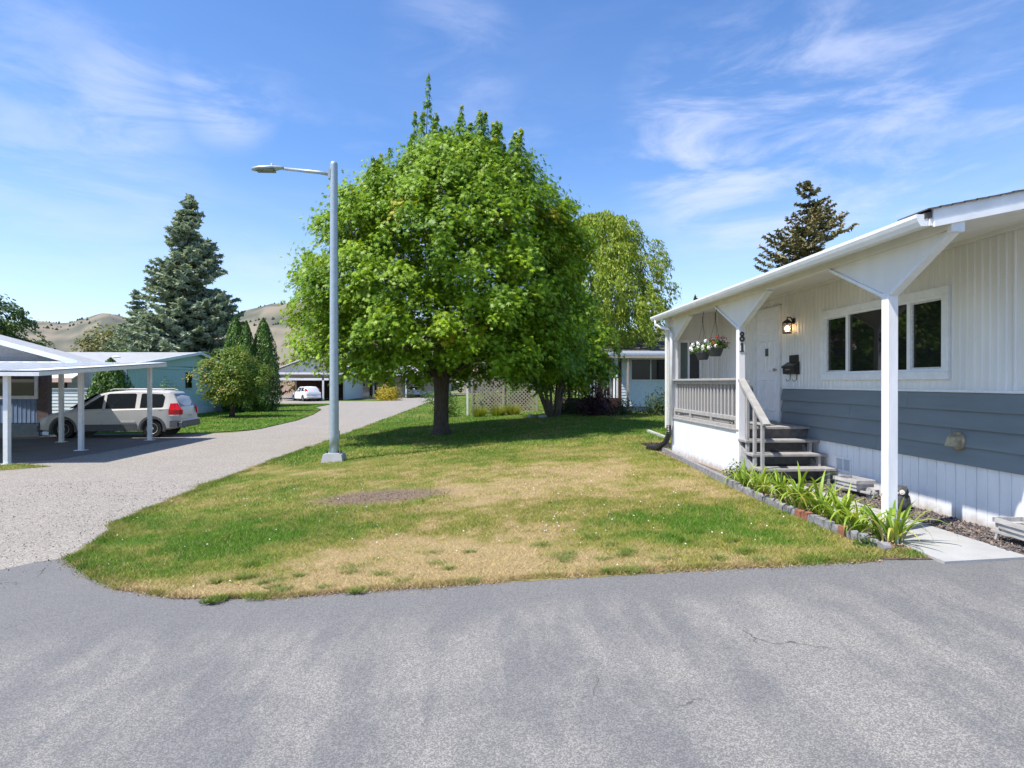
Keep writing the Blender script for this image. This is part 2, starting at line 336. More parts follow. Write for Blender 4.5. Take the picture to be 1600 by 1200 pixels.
def tree(name, loc, rz_profile, label, cat='tree', group=None, leafm='farleaf', nclump=120, nleaf=60, lsize=.3, crad=.9, shape=OVAL, trunk_r=.2, bark='bark', squash=(1, 1), limbs=7, shell=.4, trunk_top=.6, seed=None, cthick=.3):
    """deciduous tree: rz_profile = [(height, radius)...] of the crown"""
    t = thing(name, loc, 0, label, cat, group); loc = np.array(loc, float)
    hs = np.array([p[0] for p in rz_profile]); rs = np.array([p[1] for p in rz_profile])
    H = hs[-1]; h = np.interp(rng.random(nclump * 3), np.linspace(0, 1, 200), np.linspace(hs[0], hs[-1], 200))
    w = np.interp(h, hs, rs); keep = rng.random(len(h)) * rs.max() < w ** 1.0 + .1; h = h[keep][:nclump]; w = np.interp(h, hs, rs)
    az = rng.random(len(h)) * 2 * np.pi; wob = 1 + .16 * np.sin(3 * az + h * 1.3 + loc[0]) + .10 * np.sin(5 * az - h * 2.1)
    rr = w * wob * rng.random(len(h)) ** shell
    c = np.stack([loc[0] + rr * np.cos(az) * squash[0], loc[1] + rr * np.sin(az) * squash[1], loc[2] + h], 1)
    out = np.stack([np.cos(az), np.sin(az), np.zeros_like(az)], 1) * (rr / (w + .01))[:, None]
    p, nr, idx = pads(c, out, crad, cthick, nleaf)
    cl = rng.random(len(c)); rnd = np.clip(.55 * cl[idx] + .45 * rng.random(len(p)), 0, 1)
    leaves('crown', p, nr, lsize * (.7 + .6 * rng.random(len(p))), shape, M[leafm], t, rnd=rnd)
    mb = MB(); ht = hs[0] + (H - hs[0]) * trunk_top; L0 = Vector(loc)
    mb.tube([L0 + Vector((0, 0, -.05)), L0 + Vector((.02, 0, .3)), L0 + Vector((.05, .02, ht * .5)), L0 + Vector((0, .05, ht))], [trunk_r * 1.45, trunk_r, trunk_r * .75, trunk_r * .2], 10)
    mb.build('trunk', M[bark], t, smooth=True)
    lb = MB()
    for k in range(limbs):
        a = 2 * math.pi * k / limbs + random.random(); z0 = hs[0] * .9 + (ht - hs[0]) * random.random() * .6; rr_ = float(np.interp(z0 + 1, hs, rs)) * .75
        e = L0 + Vector((math.cos(a) * rr_ * squash[0], math.sin(a) * rr_ * squash[1], z0 + (H - z0) * .35)); s0 = L0 + Vector((0, 0, z0))
        lb.tube([s0, s0.lerp(e, .5) + Vector((0, 0, .15)), e], [trunk_r * .45, trunk_r * .28, trunk_r * .08], 6)
    if limbs: lb.build('limb', M[bark], t, kind='stuff', smooth=True)
    return t
def conifer(name, loc, H, Rb, label, leafm, group=None, base=.5, whorls=26, per=9, lsize=.32, density=14, power=.9, droop=-.12, uptip=.22, topless=False, trunk_r=.25, irr=.15):
    t = thing(name, loc, 0, label, 'tree', group); L0 = np.array(loc, float)
    P = []; D = []; Rn = []; br = MB()
    for w in range(whorls):
        f = w / (whorls - 1); z = base + (H - base) * f ** .95; rad = Rb * (1 - f) ** power + .12
        for k in range(max(4, int(per * (1 - f * .45)))):
            a = 2 * math.pi * (k + random.random() * .6) / per + w * .7; l = rad * (1 - irr + 2 * irr * random.random()); z_ = z + random.uniform(-.2, .2) * (H / whorls)
            dx, dy = math.cos(a), math.sin(a); n = max(4, int(l * density)); s = np.linspace(.12, 1, n) if l > .5 else np.linspace(0, 1, n)
            zz = z_ + l * (droop * 4 * s * (1 - s * .5) + uptip * s ** 3) + (.5 * l if f > .93 else 0) * s
            cx = L0[0] + dx * l * s; cy = L0[1] + dy * l * s
            b0 = rng.random()
            # side twigs: spread sideways, narrowing to the tip
            for rep in range(5):
                side = rng.uniform(-1, 1, n) * (.42 * l * (1 - s) ** .7 + .07) * .62
                q = np.stack([cx - dy * side, cy + dx * side, L0[2] + zz - np.abs(side) * .28 + rng.normal(0, .05, n)], 1)
                d = np.stack([dx * .8 - dy * np.sign(side) * .9, dy * .8 + dx * np.sign(side) * .9, np.full(n, -.05)], 1) + rng.normal(0, .3, (n, 3))
                P.append(q); D.append(d); Rn.append(np.clip(.35 * b0 + .65 * rng.random(n) * (.5 + .5 * s), 0, 1))
            if l > 1.2 and k % 2 == 0: br.tube([(L0[0], L0[1], L0[2] + z_), (L0[0] + dx * l * .8, L0[1] + dy * l * .8, L0[2] + z_ + l * droop * 1.8)], [.05, .015], 4)
    P = np.concatenate(P); D = np.concatenate(D); Rn = np.concatenate(Rn)
    nr = rng.normal(size=P.shape) * .7; nr[:, 2] += 1
    sh = np.array([(0, -.5), (.17, -.1), (.10, .35), (0, .55), (-.10, .35), (-.17, -.1)])
    leaves('needles', P, nr, lsize * (.7 + .6 * rng.random(len(P))), sh, M[leafm], t, droop=D, rnd=Rn)
    mb = MB(); mb.tube([tuple(L0 + [0, 0, -.1]), tuple(L0 + [0, 0, H * .5]), tuple(L0 + [0, 0, H * .97])], [trunk_r, trunk_r * .55, .02], 8); mb.build('trunk', M['bark'], t, smooth=True)
    if br.v: br.build('branch', M['bark'], t, kind='stuff', fix=False)
    return t

# ------------------------------------------------------------------ ground
KX = [3.4, 2.2, 1.0, -.5, -2., -3.5, -5.5]
def zgs(X):
    t = min(1, max(0, (3.4 - X) / 8.9)); return -0.49 * t
def zga(X): return -0.49 * np.clip((3.4 - X) / 8.9, 0, 1)
def sheet(name, poly, off, m, kind='structure', thick=0.):
    bm = bmesh.new(); vs = [bm.verts.new((x, y, 0)) for x, y in poly]; bm.faces.new(vs)
    for k in KX: bmesh.ops.bisect_plane(bm, geom=bm.verts[:] + bm.edges[:] + bm.faces[:], plane_co=(k, 0, 0), plane_no=(1, 0, 0))
    for v in bm.verts: v.co.z = zgs(v.co.x) + off
    bmesh.ops.recalc_face_normals(bm, faces=bm.faces[:])
    if bm.faces[:][0].normal.z < 0: bmesh.ops.reverse_faces(bm, faces=bm.faces[:])
    if thick:
        r = bmesh.ops.extrude_face_region(bm, geom=bm.faces[:])
        for v in [g for g in r['geom'] if isinstance(g, bmesh.types.BMVert)]: v.co.z -= 0
        low = [v for v in bm.verts if v not in r['geom']]
        for v in low: v.co.z -= thick
        bmesh.ops.recalc_face_normals(bm, faces=bm.faces[:])
    me = bpy.data.meshes.new(name); bm.to_mesh(me); bm.free(); return link(name, me, m, None, kind)

# terrain to the horizon (dry grass and earth)
M['ground'] = mat('dry_ground', (.20, .17, .10), .95, .3, .35, col2=(.13, .16, .05), bump=.4, bscale=20)
sheet('ground', [(-4000, -4000), (4000, -4000), (4000, 4000), (-4000, 4000)], -.012, M['ground'])
# street: worn chip-sealed gravelly asphalt
def roadmat():
    m = mat('chip_seal_road', (.225, .200, .165), .95, .12, .9, bump=.5, bscale=120, speck=(75, (.11, .10, .09), (.50, .45, .40), .55)); return m
M['road'] = roadmat()
M['pad'] = mat('carport_pad', (.13, .125, .12), .9, .2, .8, bump=.3, bscale=80, speck=(80, (.08, .08, .08), (.22, .21, .20), .5))
sheet('road', [(-70, -8), (-3.5, -8), (-3.5, 9), (-5.3, 12), (-5.3, 92), (-3.6, 96), (40, 99), (40, 104), (-60, 104), (-60, 60), (-13.9, 59), (-13.5, 50), (-12.0, 46), (-10.7, 39), (-9.9, 33), (-9.7, 27), (-10.1, 24.9), (-30, 24.6), (-70, 24.6)], .0, M['road'])
sheet('carport_pad', [(-24, 15.9), (-12.0, 15.9), (-11.2, 16.5), (-10.9, 23.1), (-14.2, 22.6), (-24, 22.8)], .004, M['pad'])
# dark sealed driveway in the foreground
def drivemat():
    m = bpy.data.materials.new('driveway_asphalt'); m.use_nodes = True; t = m.node_tree; L = t.links.new; b = t.nodes['Principled BSDF']; b.inputs['Roughness'].default_value = .9; b.inputs['Specular IOR Level'].default_value = .25
    tc = N(t, 'ShaderNodeTexCoord'); P = tc.outputs['Object']
    def nz(scale, st, rot=0, dist=.3, det=6, loc=(0, 0, 0)):
        mp = N(t, 'ShaderNodeMapping'); mp.inputs['Scale'].default_value = st; mp.inputs['Rotation'].default_value = (0, 0, rot); mp.inputs['Location'].default_value = loc; L(P, mp.inputs[0])
        n = N(t, 'ShaderNodeTexNoise'); n.inputs['Scale'].default_value = scale; n.inputs['Detail'].default_value = det; n.inputs['Distortion'].default_value = dist; n.inputs['Roughness'].default_value = .65; L(mp.outputs[0], n.inputs['Vector']); return n.outputs['Fac']
    def rp(v, a, b_, lo=0, hi=1):
        n = N(t, 'ShaderNodeMapRange', interpolation_type='SMOOTHSTEP'); L(v, n.inputs[0]); n.inputs[1].default_value = a; n.inputs[2].default_value = b_; n.inputs[3].default_value = lo; n.inputs[4].default_value = hi; return n.outputs[0]
    def mt(op, a, b_):
        n = N(t, 'ShaderNodeMath', operation=op)
        for i, v in enumerate((a, b_)):
            if isinstance(v, (int, float)): n.inputs[i].default_value = v
            else: L(v, n.inputs[i])
        return n.outputs[0]
    wear = mt('MULTIPLY', rp(nz(.9, (1.0, .8, 1), R(8), .25, 10), .42, .58), 1.0)
    streak = rp(nz(1.6, (1.9, .40, 1), R(-4), .3, 10, (3, 1, 0)), .44, .56)
    sp = N(t, 'ShaderNodeSeparateXYZ'); L(P, sp.inputs[0])
    edge = rp(mt('ADD', sp.outputs['Y'], mt('MULTIPLY', nz(.8, (1, 1, 1)), .8)), 4.75, 5.25, 1, .12)     # smoother, darker sealer left along the lawn
    w = mt('MULTIPLY', mt('ADD', mt('MULTIPLY', wear, .50), mt('MULTIPLY', streak, .50)), edge)
    v = N(t, 'ShaderNodeTexVoronoi'); v.inputs['Scale'].default_value = 165; L(P, v.inputs['Vector']); sc = N(t, 'ShaderNodeSeparateColor'); L(v.outputs['Color'], sc.inputs[0])
    agg = rp(sc.outputs[0], .25, .95)
    c1 = N(t, 'ShaderNodeMixRGB'); L(agg, c1.inputs[0]); c1.inputs[1].default_value = (.155, .148, .138, 1); c1.inputs[2].default_value = (.315, .30, .275, 1)      # worn: stones show
    c2 = N(t, 'ShaderNodeMixRGB'); L(agg, c2.inputs[0]); c2.inputs[1].default_value = (.12, .118, .118, 1); c2.inputs[2].default_value = (.20, .196, .192, 1)    # sealed
    mx = N(t, 'ShaderNodeMixRGB'); L(w, mx.inputs[0]); L(c2.outputs[0], mx.inputs[1]); L(c1.outputs[0], mx.inputs[2])
    # rare hairline cracks
    vc = N(t, 'ShaderNodeTexVoronoi', feature='DISTANCE_TO_EDGE'); vc.inputs['Scale'].default_value = 1.1; dd = N(t, 'ShaderNodeMixRGB', blend_type='ADD'); dd.inputs[0].default_value = .22; L(P, dd.inputs[1])
    nn = N(t, 'ShaderNodeTexNoise'); nn.inputs['Scale'].default_value = 5; nn.inputs['Detail'].default_value = 6; L(P, nn.inputs['Vector']); L(nn.outputs['Color'], dd.inputs[2]); L(dd.outputs[0], vc.inputs['Vector'])
    ck = mt('MULTIPLY', rp(vc.outputs['Distance'], 0, .009, 1, 0), rp(nz(.6, (1, 1, 1), 0, 0, 2, (5, 9, 0)), .59, .66))
    mc = N(t, 'ShaderNodeMixRGB'); L(mt('MULTIPLY', ck, .8), mc.inputs[0]); L(mx.outputs[0], mc.inputs[1]); mc.inputs[2].default_value = (.035, .033, .032, 1)
    L(mc.outputs[0], b.inputs['Base Color'])
    bp = N(t, 'ShaderNodeBump'); bp.inputs['Strength'].default_value = .35; bp.inputs['Distance'].default_value = .004; L(sc.outputs[0], bp.inputs['Height']); L(bp.outputs[0], b.inputs['Normal'])
    return m
sheet('driveway', [(-14, -8), (16, -8), (16, 5.14), (4.78, 5.14), (3.98, 5.22), (3.3, 5.6), (-1.5, 5.7), (-2.2, 5.9), (-3.0, 6.3), (-3.7, 6.9), (-4.5, 7.3), (-5.0, 7.05), (-5.9, 6.1), (-7.5, 5.7), (-14, 5.3)], .006, drivemat())
sheet('path', [(3.93, 5.0), (4.78, 5.1), (4.72, 9.6), (4.0, 9.6), (3.98, 7.0)], .03, M['path'], thick=.06)
sheet('side_path', [(-.9, 26.2), (12, 26.3), (12, 29.8), (-4.8, 30.6), (-5.2, 29.4)], .004, mat('bare_earth', (.36, .29, .21), .95, .25, 1.2, bump=.4, bscale=30))
sheet('planting_bed', [(3.5, 5.16), (3.95, 5.13), (4.0, 9.7), (4.15, 9.8), (4.15, 13.3), (3.95, 13.6), (3.62, 8.4)], .011, M['soil'])
sheet('rock_bed', [(4.73, 5.2), (5.32, 5.2), (5.32, 9.2), (4.73, 9.2)], .012, M['soil'])

# lawns: a sheet whose own colour goes from green turf to straw, and blades over it
def lawn_tint(x, y):
    n = fbm(x * .55 + 4, y * .55 + 2, 5); n2 = fbm(x * 3.1, y * 3.1, 3); n3 = fbm(x * 11 + 5, y * 11, 2)
    g = lambda cx, cy, sx, sy: np.exp(-((x - cx) / sx) ** 2 - ((y - cy) / sy) ** 2)
    d = .52 + 1.1 * (n - .5) + .95 * (n2 - .5) + .45 * (n3 - .5)
    d = d + .55 * g(-.3, 6.3, 1.9, .8) + .32 * g(.9, 5.6, 2.0, .4) + .25 * g(-2.2, 5.6, 1.3, .35) - .42 * g(-2.9, 7.4, 1.2, 1.3) - .55 * g(2.0, 6.4, 1.1, 1.1) - .2 * g(-3.6, 9, 1.2, 2)
    d = d + .15 * g(.5, 10.5, 3, 2.4) + .25 * g(3.2, 9.2, .5, 1.8) - .45 * np.clip((y - 12.5) / 6, 0, 1)
    d = np.clip(d, 0, 1); bare = np.clip(1.5 * np.exp(-(((x + 1.6) / .95) ** 2 + ((y - 9.75) / .55) ** 2) ** 2) * (.55 + .9 * n2), 0, 1)
    green = np.array([.10, .20, .018]); mid = np.array([.27, .26, .055]); straw = np.array([.46, .345, .17]); soil = np.array([.26, .19, .13])
    d3 = d[..., None]; c = np.where(d3 < .55, green + (mid - green) * np.clip(d3 / .55, 0, 1), mid + (straw - mid) * np.clip((d3 - .55) / .4, 0, 1))
    return c * (1 - bare[..., None]) + soil * bare[..., None], d, bare
YL = [5.14, 5.30, 5.41, 5.79, 6.35, 7.1, 9.0, 12.8, 30, 60, 90]; XL = [3.4, -1.93, -2.53, -3.29, -3.9, -4.6, -5.2, -5.42, -5.45, -5.5, -4.8]
YR = [5.14, 5.3, 8.35, 10, 13.55, 13.75, 14.2, 26, 90]; XR = [3.45, 3.62, 3.62, 3.75, 3.95, 5.0, 9.0, 12, 12]
wob = lambda y, s: (fbm(y * 1.7 + s, y * 0 + s, 3) - .5) * .22 * np.clip((y - 5.6) / 2, 0, 1)
def xl(y): return np.interp(y, YL, XL) + wob(y, 3.)
def xr(y): return np.interp(y, YR, XR)
def lawn_sheet(name, ys, fl, fr, nx, off):
    ys = np.array(ys); T = np.linspace(0, 1, nx); Y = np.repeat(ys[:, None], nx, 1); X = fl(ys)[:, None] * (1 - T) + fr(ys)[:, None] * T
    Z = zga(X) + off + .035 * (fbm(X * .8, Y * .8, 3) - .5) * np.clip((Y - 5.6) / 2, 0, 1) * np.clip((fr(ys)[:, None] - X) / 1.2, 0, 1)
    Z = Z - off + .007 + (off - .007) * np.clip(np.minimum((Y - ys[0]) / .3, (X - fl(ys)[:, None]) / .3), 0, 1)
    me = bpy.data.meshes.new(name); v = np.stack([X, Y, Z], 2).reshape(-1, 3); f = [(i * nx + j, i * nx + j + 1, (i + 1) * nx + j + 1, (i + 1) * nx + j) for i in range(len(ys) - 1) for j in range(nx - 1)]
    me.from_pydata(v.tolist(), [], f); c = np.ones((len(v), 4), np.float32); c[:, :3] = lawn_tint(v[:, 0], v[:, 1])[0] * .8
    a = me.attributes.new('tint', 'FLOAT_COLOR', 'POINT'); a.data.foreach_set('color', c.ravel()); me.update()
    return link(name, me, M['lawn'], None, 'structure', True)
lawn_sheet('lawn', list(np.linspace(5.14, 5.5, 8)) + list(np.arange(5.6, 14, .12)) + list(np.arange(14, 30, .3)) + list(np.arange(30, 92, 1.5)), xl, xr, 90, .022)
lf_l = lambda y: np.full_like(y, -34.); lf_r = lambda y: np.interp(y, [24.9, 26.5, 33, 39, 46, 50, 58], [-11.2, -9.75, -9.95, -10.75, -12.1, -13.7, -14.2])
lawn_sheet('lawn_across_street', np.arange(24.9, 58, .6), lf_l, lf_r, 90, .02)
lawn_sheet('far_lawn', np.arange(66, 76, 1.), lambda y: np.full_like(y, -19.), lambda y: np.full_like(y, -10.9), 20, .02)
lawn_sheet('verge', np.array([14.6, 14.9, 15.3, 15.6]), lambda y: np.full_like(y, -20.), lambda y: np.interp(y, [14.6, 15.3, 15.6], [-11.2, -10.5, -11.3]), 40, .012)
def blades(x, y, h, w, tintmul=1., z0=.02):
    K = len(x); c, d, bare = lawn_tint(x, y); keep = rng.random(K) > bare * .85 + .25 * (d > .85); x, y, c, d = x[keep], y[keep], c[keep], d[keep]; K = len(x)
    h = h * (.5 + .9 * rng.random(K)) * (1.15 - .45 * d); a = rng.random(K) * 2 * np.pi; la = rng.random(K) * 2 * np.pi; le = h * (.25 + .9 * rng.random(K) + .7 * d)
    z = zga(x) + z0; dx, dy = np.cos(a) * w / 2, np.sin(a) * w / 2
    v = np.stack([np.stack([x - dx, y - dy, z], 1), np.stack([x + dx, y + dy, z], 1), np.stack([x + np.cos(la) * le, y + np.sin(la) * le, z + h], 1)], 1)
    br = (.5 + 1.0 * rng.random(K))[:, None]; hue = rng.normal(0, .12, K)[:, None] * np.array([1, .15, -.3]); c = np.clip(c * br * (1 + hue) * 1.12 * tintmul, 0, 1)
    straw = (rng.random(K) < .10 + .22 * d)[:, None]; c = np.where(straw, np.array([.46, .37, .19]) * (.7 + .5 * rng.random(K))[:, None], c)
    return v.reshape(-1, 3), c
def scatter(n, y0, y1, fl, fr, pw=1.):
    y = y0 + (y1 - y0) * rng.random(n) ** pw; a, b = fl(y), fr(y); u = rng.random(n); wmax = (b - a).max(); keep = rng.random(n) < (b - a) / wmax; return (a + (b - a) * u)[keep], y[keep]
V = []; Cc = []
for n, y0, y1, h, w, pw in ((190000, 5.17, 9.0, .030, .0055, 1.1), (130000, 9.0, 15, .034, .008, 1.), (110000, 15, 30, .045, .016, 1.1), (40000, 30, 70, .05, .035, 1.)):
    x, y = scatter(n, y0, y1, xl, xr, pw)
    vis = (x > -6) & (x < np.where(y > 13.6, 9.5, 5)); x, y = x[vis], y[vis]; v, c = blades(x, y, h, w); V.append(v); Cc.append(c)
np_mesh('grass', np.concatenate(V), 3, np.concatenate(Cc), 'tint', M['blade'], None, 'stuff')
V = []; Cc = []
# ragged edge tufts along the asphalt and the street
t_ = rng.random(26000); ye = 5.14 + t_ * 0; xe = -1.9 + 5.3 * t_; ye = np.interp(xe, [-1.93, 0, 1.4, 3.4], [5.30, 5.33, 5.31, 5.16]) + rng.normal(0, .03, len(xe)) * (.4 + fbm(xe * 3, xe * 0, 3) * 1.6)
v, c = blades(xe, ye, .035, .006, z0=.012); V.append(v); Cc.append(c)
yy = 5.3 + rng.random(30000) ** 1.5 * 14; xx = xl(yy) + rng.normal(0, .05, len(yy)) * (.3 + fbm(yy * 2, yy * 0, 3) * 1.8); v, c = blades(xx, yy, .04, .008, z0=.012); V.append(v); Cc.append(c)
xx = rng.uniform(3.4, 3.9, 1500); yy = rng.uniform(5.12, 5.42, 1500); v, c = blades(xx, yy, .03, .006, z0=.028); V.append(v); Cc.append(c)
for cx, cy, s, n in [(random.uniform(-2.6, 3.2), random.uniform(5.2, 6.4), random.uniform(.025, .07), 170) for _ in range(46)]:
    xx = rng.normal(cx, s, n); yy = np.maximum(rng.normal(cy, s * .7, n), 5.2); v, c = blades(xx, yy, .055, .007); c = c * .35 + np.array([.11, .23, .025]) * .65 * (.7 + .6 * rng.random(len(c)))[:, None]; V.append(v); Cc.append(c)
np_mesh('weed_tufts', np.concatenate(V), 3, np.concatenate(Cc), 'tint', M['blade'], None, 'stuff')
x, y = scatter(30000, 25, 57, lambda y: np.full_like(y, -19.), lf_r); v, c = blades(x, y, .05, .035); np_mesh('grass_across_street', v, 3, c * np.array([.9, 1.1, .9]), 'tint', M['blade'], None, 'stuff')
x, y = scatter(6000, 14.5, 15.6, lambda y: np.full_like(y, -18.), lambda y: np.interp(y, [14.5, 15.1, 15.6], [-11.0, -10.3, -11.2])); v, c = blades(x, y, .035, .012); np_mesh('verge_grass', v, 3, c, 'tint', M['blade'], None, 'stuff')
# dirt, thatch and grit spilled along the lawn's edge
te = rng.random(5000); xe = -1.95 + 5.4 * te; ye = np.interp(xe, [-1.93, 0, 1.4, 3.4], [5.27, 5.28, 5.26, 5.13]) - np.abs(rng.normal(0, .05, 5000)) * (.2 + 1.6 * fbm(xe * 2, xe * 0 + 4, 3)) + .03
ye2 = 5.28 + rng.random(7000) ** 1.4 * 9; xe2 = xl(ye2) - np.abs(rng.normal(0, .09, 7000)) * (.2 + 1.8 * fbm(ye2 * 2, ye2 * 0 + 7, 3)) + .03
EX = (np.concatenate([xe, xe2]), np.concatenate([ye, ye2]))
# white clover heads
k = 90; x, y = scatter(k, 5.6, 11, xl, xr); x2, y2 = rng.normal(1.3, .5, 25), rng.normal(7.3, .7, 25); x = np.concatenate([x, x2]); y = np.concatenate([y, y2]); mb = MB()
for a, b_ in zip(x, y):
    r_ = random.uniform(.006, .011); z = zgs(a) + .045
    mb.add([(a - r_, b_, z), (a, b_ - r_, z), (a + r_, b_, z), (a, b_ + r_, z), (a, b_, z + r_), (a, b_, z - r_)], [(0, 1, 4), (1, 2, 4), (2, 3, 4), (3, 0, 4), (1, 0, 5), (2, 1, 5), (3, 2, 5), (0, 3, 5)])
mb.build('clover_flowers', M['petalw'], None, 'stuff', fix=False)
# lava rock mulch, and litter in the planting bed
def rocks(name, n, fx, fy, s0, s1, m, z0):
    K = n; c = np.stack([fx(K), fy(K), np.full(K, z0)], 1); c[:, 2] += zga(c[:, 0]) + rng.random(K) * .015; s = rng.uniform(s0, s1, K)
    dirs = np.array([(1, 0, 0), (0, 1, 0), (-1, 0, 0), (0, -1, 0), (0, 0, .8), (0, 0, -.8)], float); tri = [(0, 1, 4), (1, 2, 4), (2, 3, 4), (3, 0, 4), (1, 0, 5), (2, 1, 5), (3, 2, 5), (0, 3, 5)]
    a = rng.random(K) * 6.28; ca, sa = np.cos(a), np.sin(a); V = dirs[None] * (s[:, None] * (1 + .35 * rng.normal(size=(K, 6))))[:, :, None]
    V = np.stack([V[..., 0] * ca[:, None] - V[..., 1] * sa[:, None], V[..., 0] * sa[:, None] + V[..., 1] * ca[:, None], V[..., 2] + V[..., 0] * .3], 2) + c[:, None]
    v = np.stack([V[:, list(t)] for t in tri], 1).reshape(-1, 3); return np_mesh(name, v, 3, np.repeat(rng.random(K), 8), 'rnd', m, None, 'stuff')
M['rocks'] = leafmat('lava_rock_pieces', (.05, .042, .042), (.17, .145, .135), (.34, .24, .16), trans=0, rough=.9)
M['litter'] = leafmat('dry_leaf_litter', (.16, .09, .05), (.38, .27, .17), (.5, .4, .28), trans=0, rough=.9)
M['crumbs'] = leafmat('soil_crumb', (.15, .11, .08), (.27, .21, .16), None, trans=0, rough=.95)
rocks('lava_rock_mulch', 3800, lambda k: rng.uniform(4.76, 5.29, k), lambda k: rng.uniform(5.25, 9.1, k), .008, .02, M['rocks'], .02)
rocks('leaf_litter', 1500, lambda k: 3.75 + .2 * rng.random(k), lambda k: rng.uniform(5.4, 13.2, k), .006, .014, M['litter'], .03)
rocks('road_pebbles', 2600, lambda k: rng.uniform(-9, -4.6, k), lambda k: rng.uniform(5.6, 13, k), .003, .009, M['rocks'], .0)
rocks('edge_litter', 12000, lambda k: EX[0], lambda k: EX[1], .002, .008, M['litter'], .006)
rocks('soil_crumbs', 1100, lambda k: rng.normal(-1.6, .5, k), lambda k: rng.normal(9.75, .25, k), .005, .014, M['crumbs'], .018)
rocks('black_mulch', 500, lambda k: rng.uniform(3.9, 4.7, k), lambda k: rng.uniform(13.9, 14.9, k), .02, .045, leafmat('black_mulch_chips', (.02, .018, .016), (.06, .05, .045), None, trans=0, rough=.95), .03)

# hills behind
def hills(name, pts, depth, label_kind='structure', cols=((.235, .20, .15), (.09, .10, .075))):
    """pts: ridge (azimuth tan X/Y, height/dist); built as a real slope from foot to ridge and back"""
    n = 520; u = np.linspace(pts[0][0], pts[-1][0], n); e = np.interp(u, [p[0] for p in pts], [p[1] for p in pts]); nr = 26
    V = []; 
    for j in range(nr):
        t = j / (nr - 1); dist = depth * (.45 + .75 * t); prof = math.sin(min(1, t / .72) * math.pi / 2) ** 1.3 if t < .72 else 1 - ((t - .72) / .28) ** 1.5 * .9
        jit = (fbm(u * 14 + 3, np.full(n, t * 6.), 5) - .5)
        gul = (fbm(u * 60 + 9, np.full(n, t * 9.), 4) - .5); hh = e * depth * (.985) * prof * (1 + .10 * gul * (1 - t if t < .72 else 0) + .28 * jit * (.4 + t if t < .6 else .35)) + 3
        V.append(np.stack([u * dist, np.full(n, dist), hh], 1))
    V = np.array(V); me = bpy.data.meshes.new(name); v = V.reshape(-1, 3); f = [(j * n + i, j * n + i + 1, (j + 1) * n + i + 1, (j + 1) * n + i) for j in range(nr - 1) for i in range(n - 1)]
    me.from_pydata(v.tolist(), [], f); q = fbm(v[:, 0] / 70, v[:, 2] / 16 + v[:, 1] / 300, 6); a, b = np.array(cols[0]), np.array(cols[1]); w = np.clip((q - .38) * 4, 0, 1)[:, None]
    c = np.ones((len(v), 4), np.float32); c[:, :3] = a * (1 - w) + b * w; at = me.attributes.new('tint', 'FLOAT_COLOR', 'POINT'); at.data.foreach_set('color', c.ravel()); me.update()
    o = link(name, me, M['hill'], None, 'structure', True); return V
HV = hills('hills', [(-3.0, .06), (-1.6, .075), (-1.1, .08), (-.90, .085), (-.72, .088), (-.66, .085), (-.60, .106), (-.55, .095), (-.48, .09), (-.42, .095), (-.36, .115), (-.28, .125), (-.1, .10), (.2, .08), (.6, .09), (1.3, .08), (3.0, .06)], 1900)
def hill_trees():
    P = []; n = 0
    nr, nn, _ = HV.shape
    for _ in range(5000):
        j = random.randint(8, 18); i = random.randint(nn // 4, nn - 2); f = random.random(); p = HV[j, i] * (1 - f) + HV[j, i + 1] * f
        if fbm(np.array([p[0] / 160]), np.array([p[1] / 120]))[0] < .46: continue
        P.append(p)
    mb = MB()
    for p in P:
        h = random.uniform(2.5, 8); r = h * random.uniform(.32, .6)
        mb.lathe((p[0], p[1], p[2] - 1.5), [(r * .7, 0), (r, h * .3), (r * .55, h * .7), (.2, h)], 6)
    mb.build('hillside_pines', M['darkpine'], None, 'stuff', fix=False)
M['darkpine'] = mat('far_pine', (.03, .05, .025), .9, .3, .1)
hill_trees()

# ------------------------------------------------------------------ the house on the right
H = thing('mobile_home', (5.3, 9.4, 0), 0, 'white ribbed mobile home with slate grey lap boards, covered porch and number 81', 'house')
WX = 5.3
# ribbed metal siding in sheets (each a part)
def ribbed(mb, x, y0, y1, z0, z1, period=.1, d=.011, sgn=-1):
    n = max(1, round((y1 - y0) / period)); per = (y1 - y0) / n; pts = []
    for i in range(n):
        b = y0 + i * per; pts += [(b, 0), (b + per * .58, 0), (b + per * .68, d), (b + per * .88, d)]
    pts.append((y1, 0)); v = [(x + sgn * o, y, z) for z in (z0, z1) for y, o in pts]; k = len(pts)
    mb.add(v, [(i, i + 1, k + i + 1, k + i) for i in range(k - 1)]); return mb
WY0, WY1, WZ0, WZ1 = 6.65, 9.27, 1.59, 2.66          # window trim outer
DY0, DY1, DZ1 = 10.56, 11.60, 2.93
cuts = sorted(set([5.4, 5.85, 6.65, 7.45, 8.05, 8.65, 9.27, 9.9, 10.56, 11.6, 12.4, 13.2]))
for a, b in zip(cuts[:-1], cuts[1:]):
    if a >= 10.5 and b <= 11.61: segs = [(2.95, 3.12)]
    elif a >= 6.64 and b <= 9.28: segs = [(1.475, 1.60), (2.65, 3.12)]
    elif a >= 11.5: segs = [(1.475, 3.12)]
    else: segs = [(1.475, 3.12)]
    for z0, z1 in segs: ribbed(MB(), WX, a + .001, b - .001, z0, z1).build('siding_panel', M['siding'], H, fix=False)
core = MB().box(WX + .03, 9.7, 5.45, 13.3, .02, 3.05); core.build('wall', M['siding'], H)
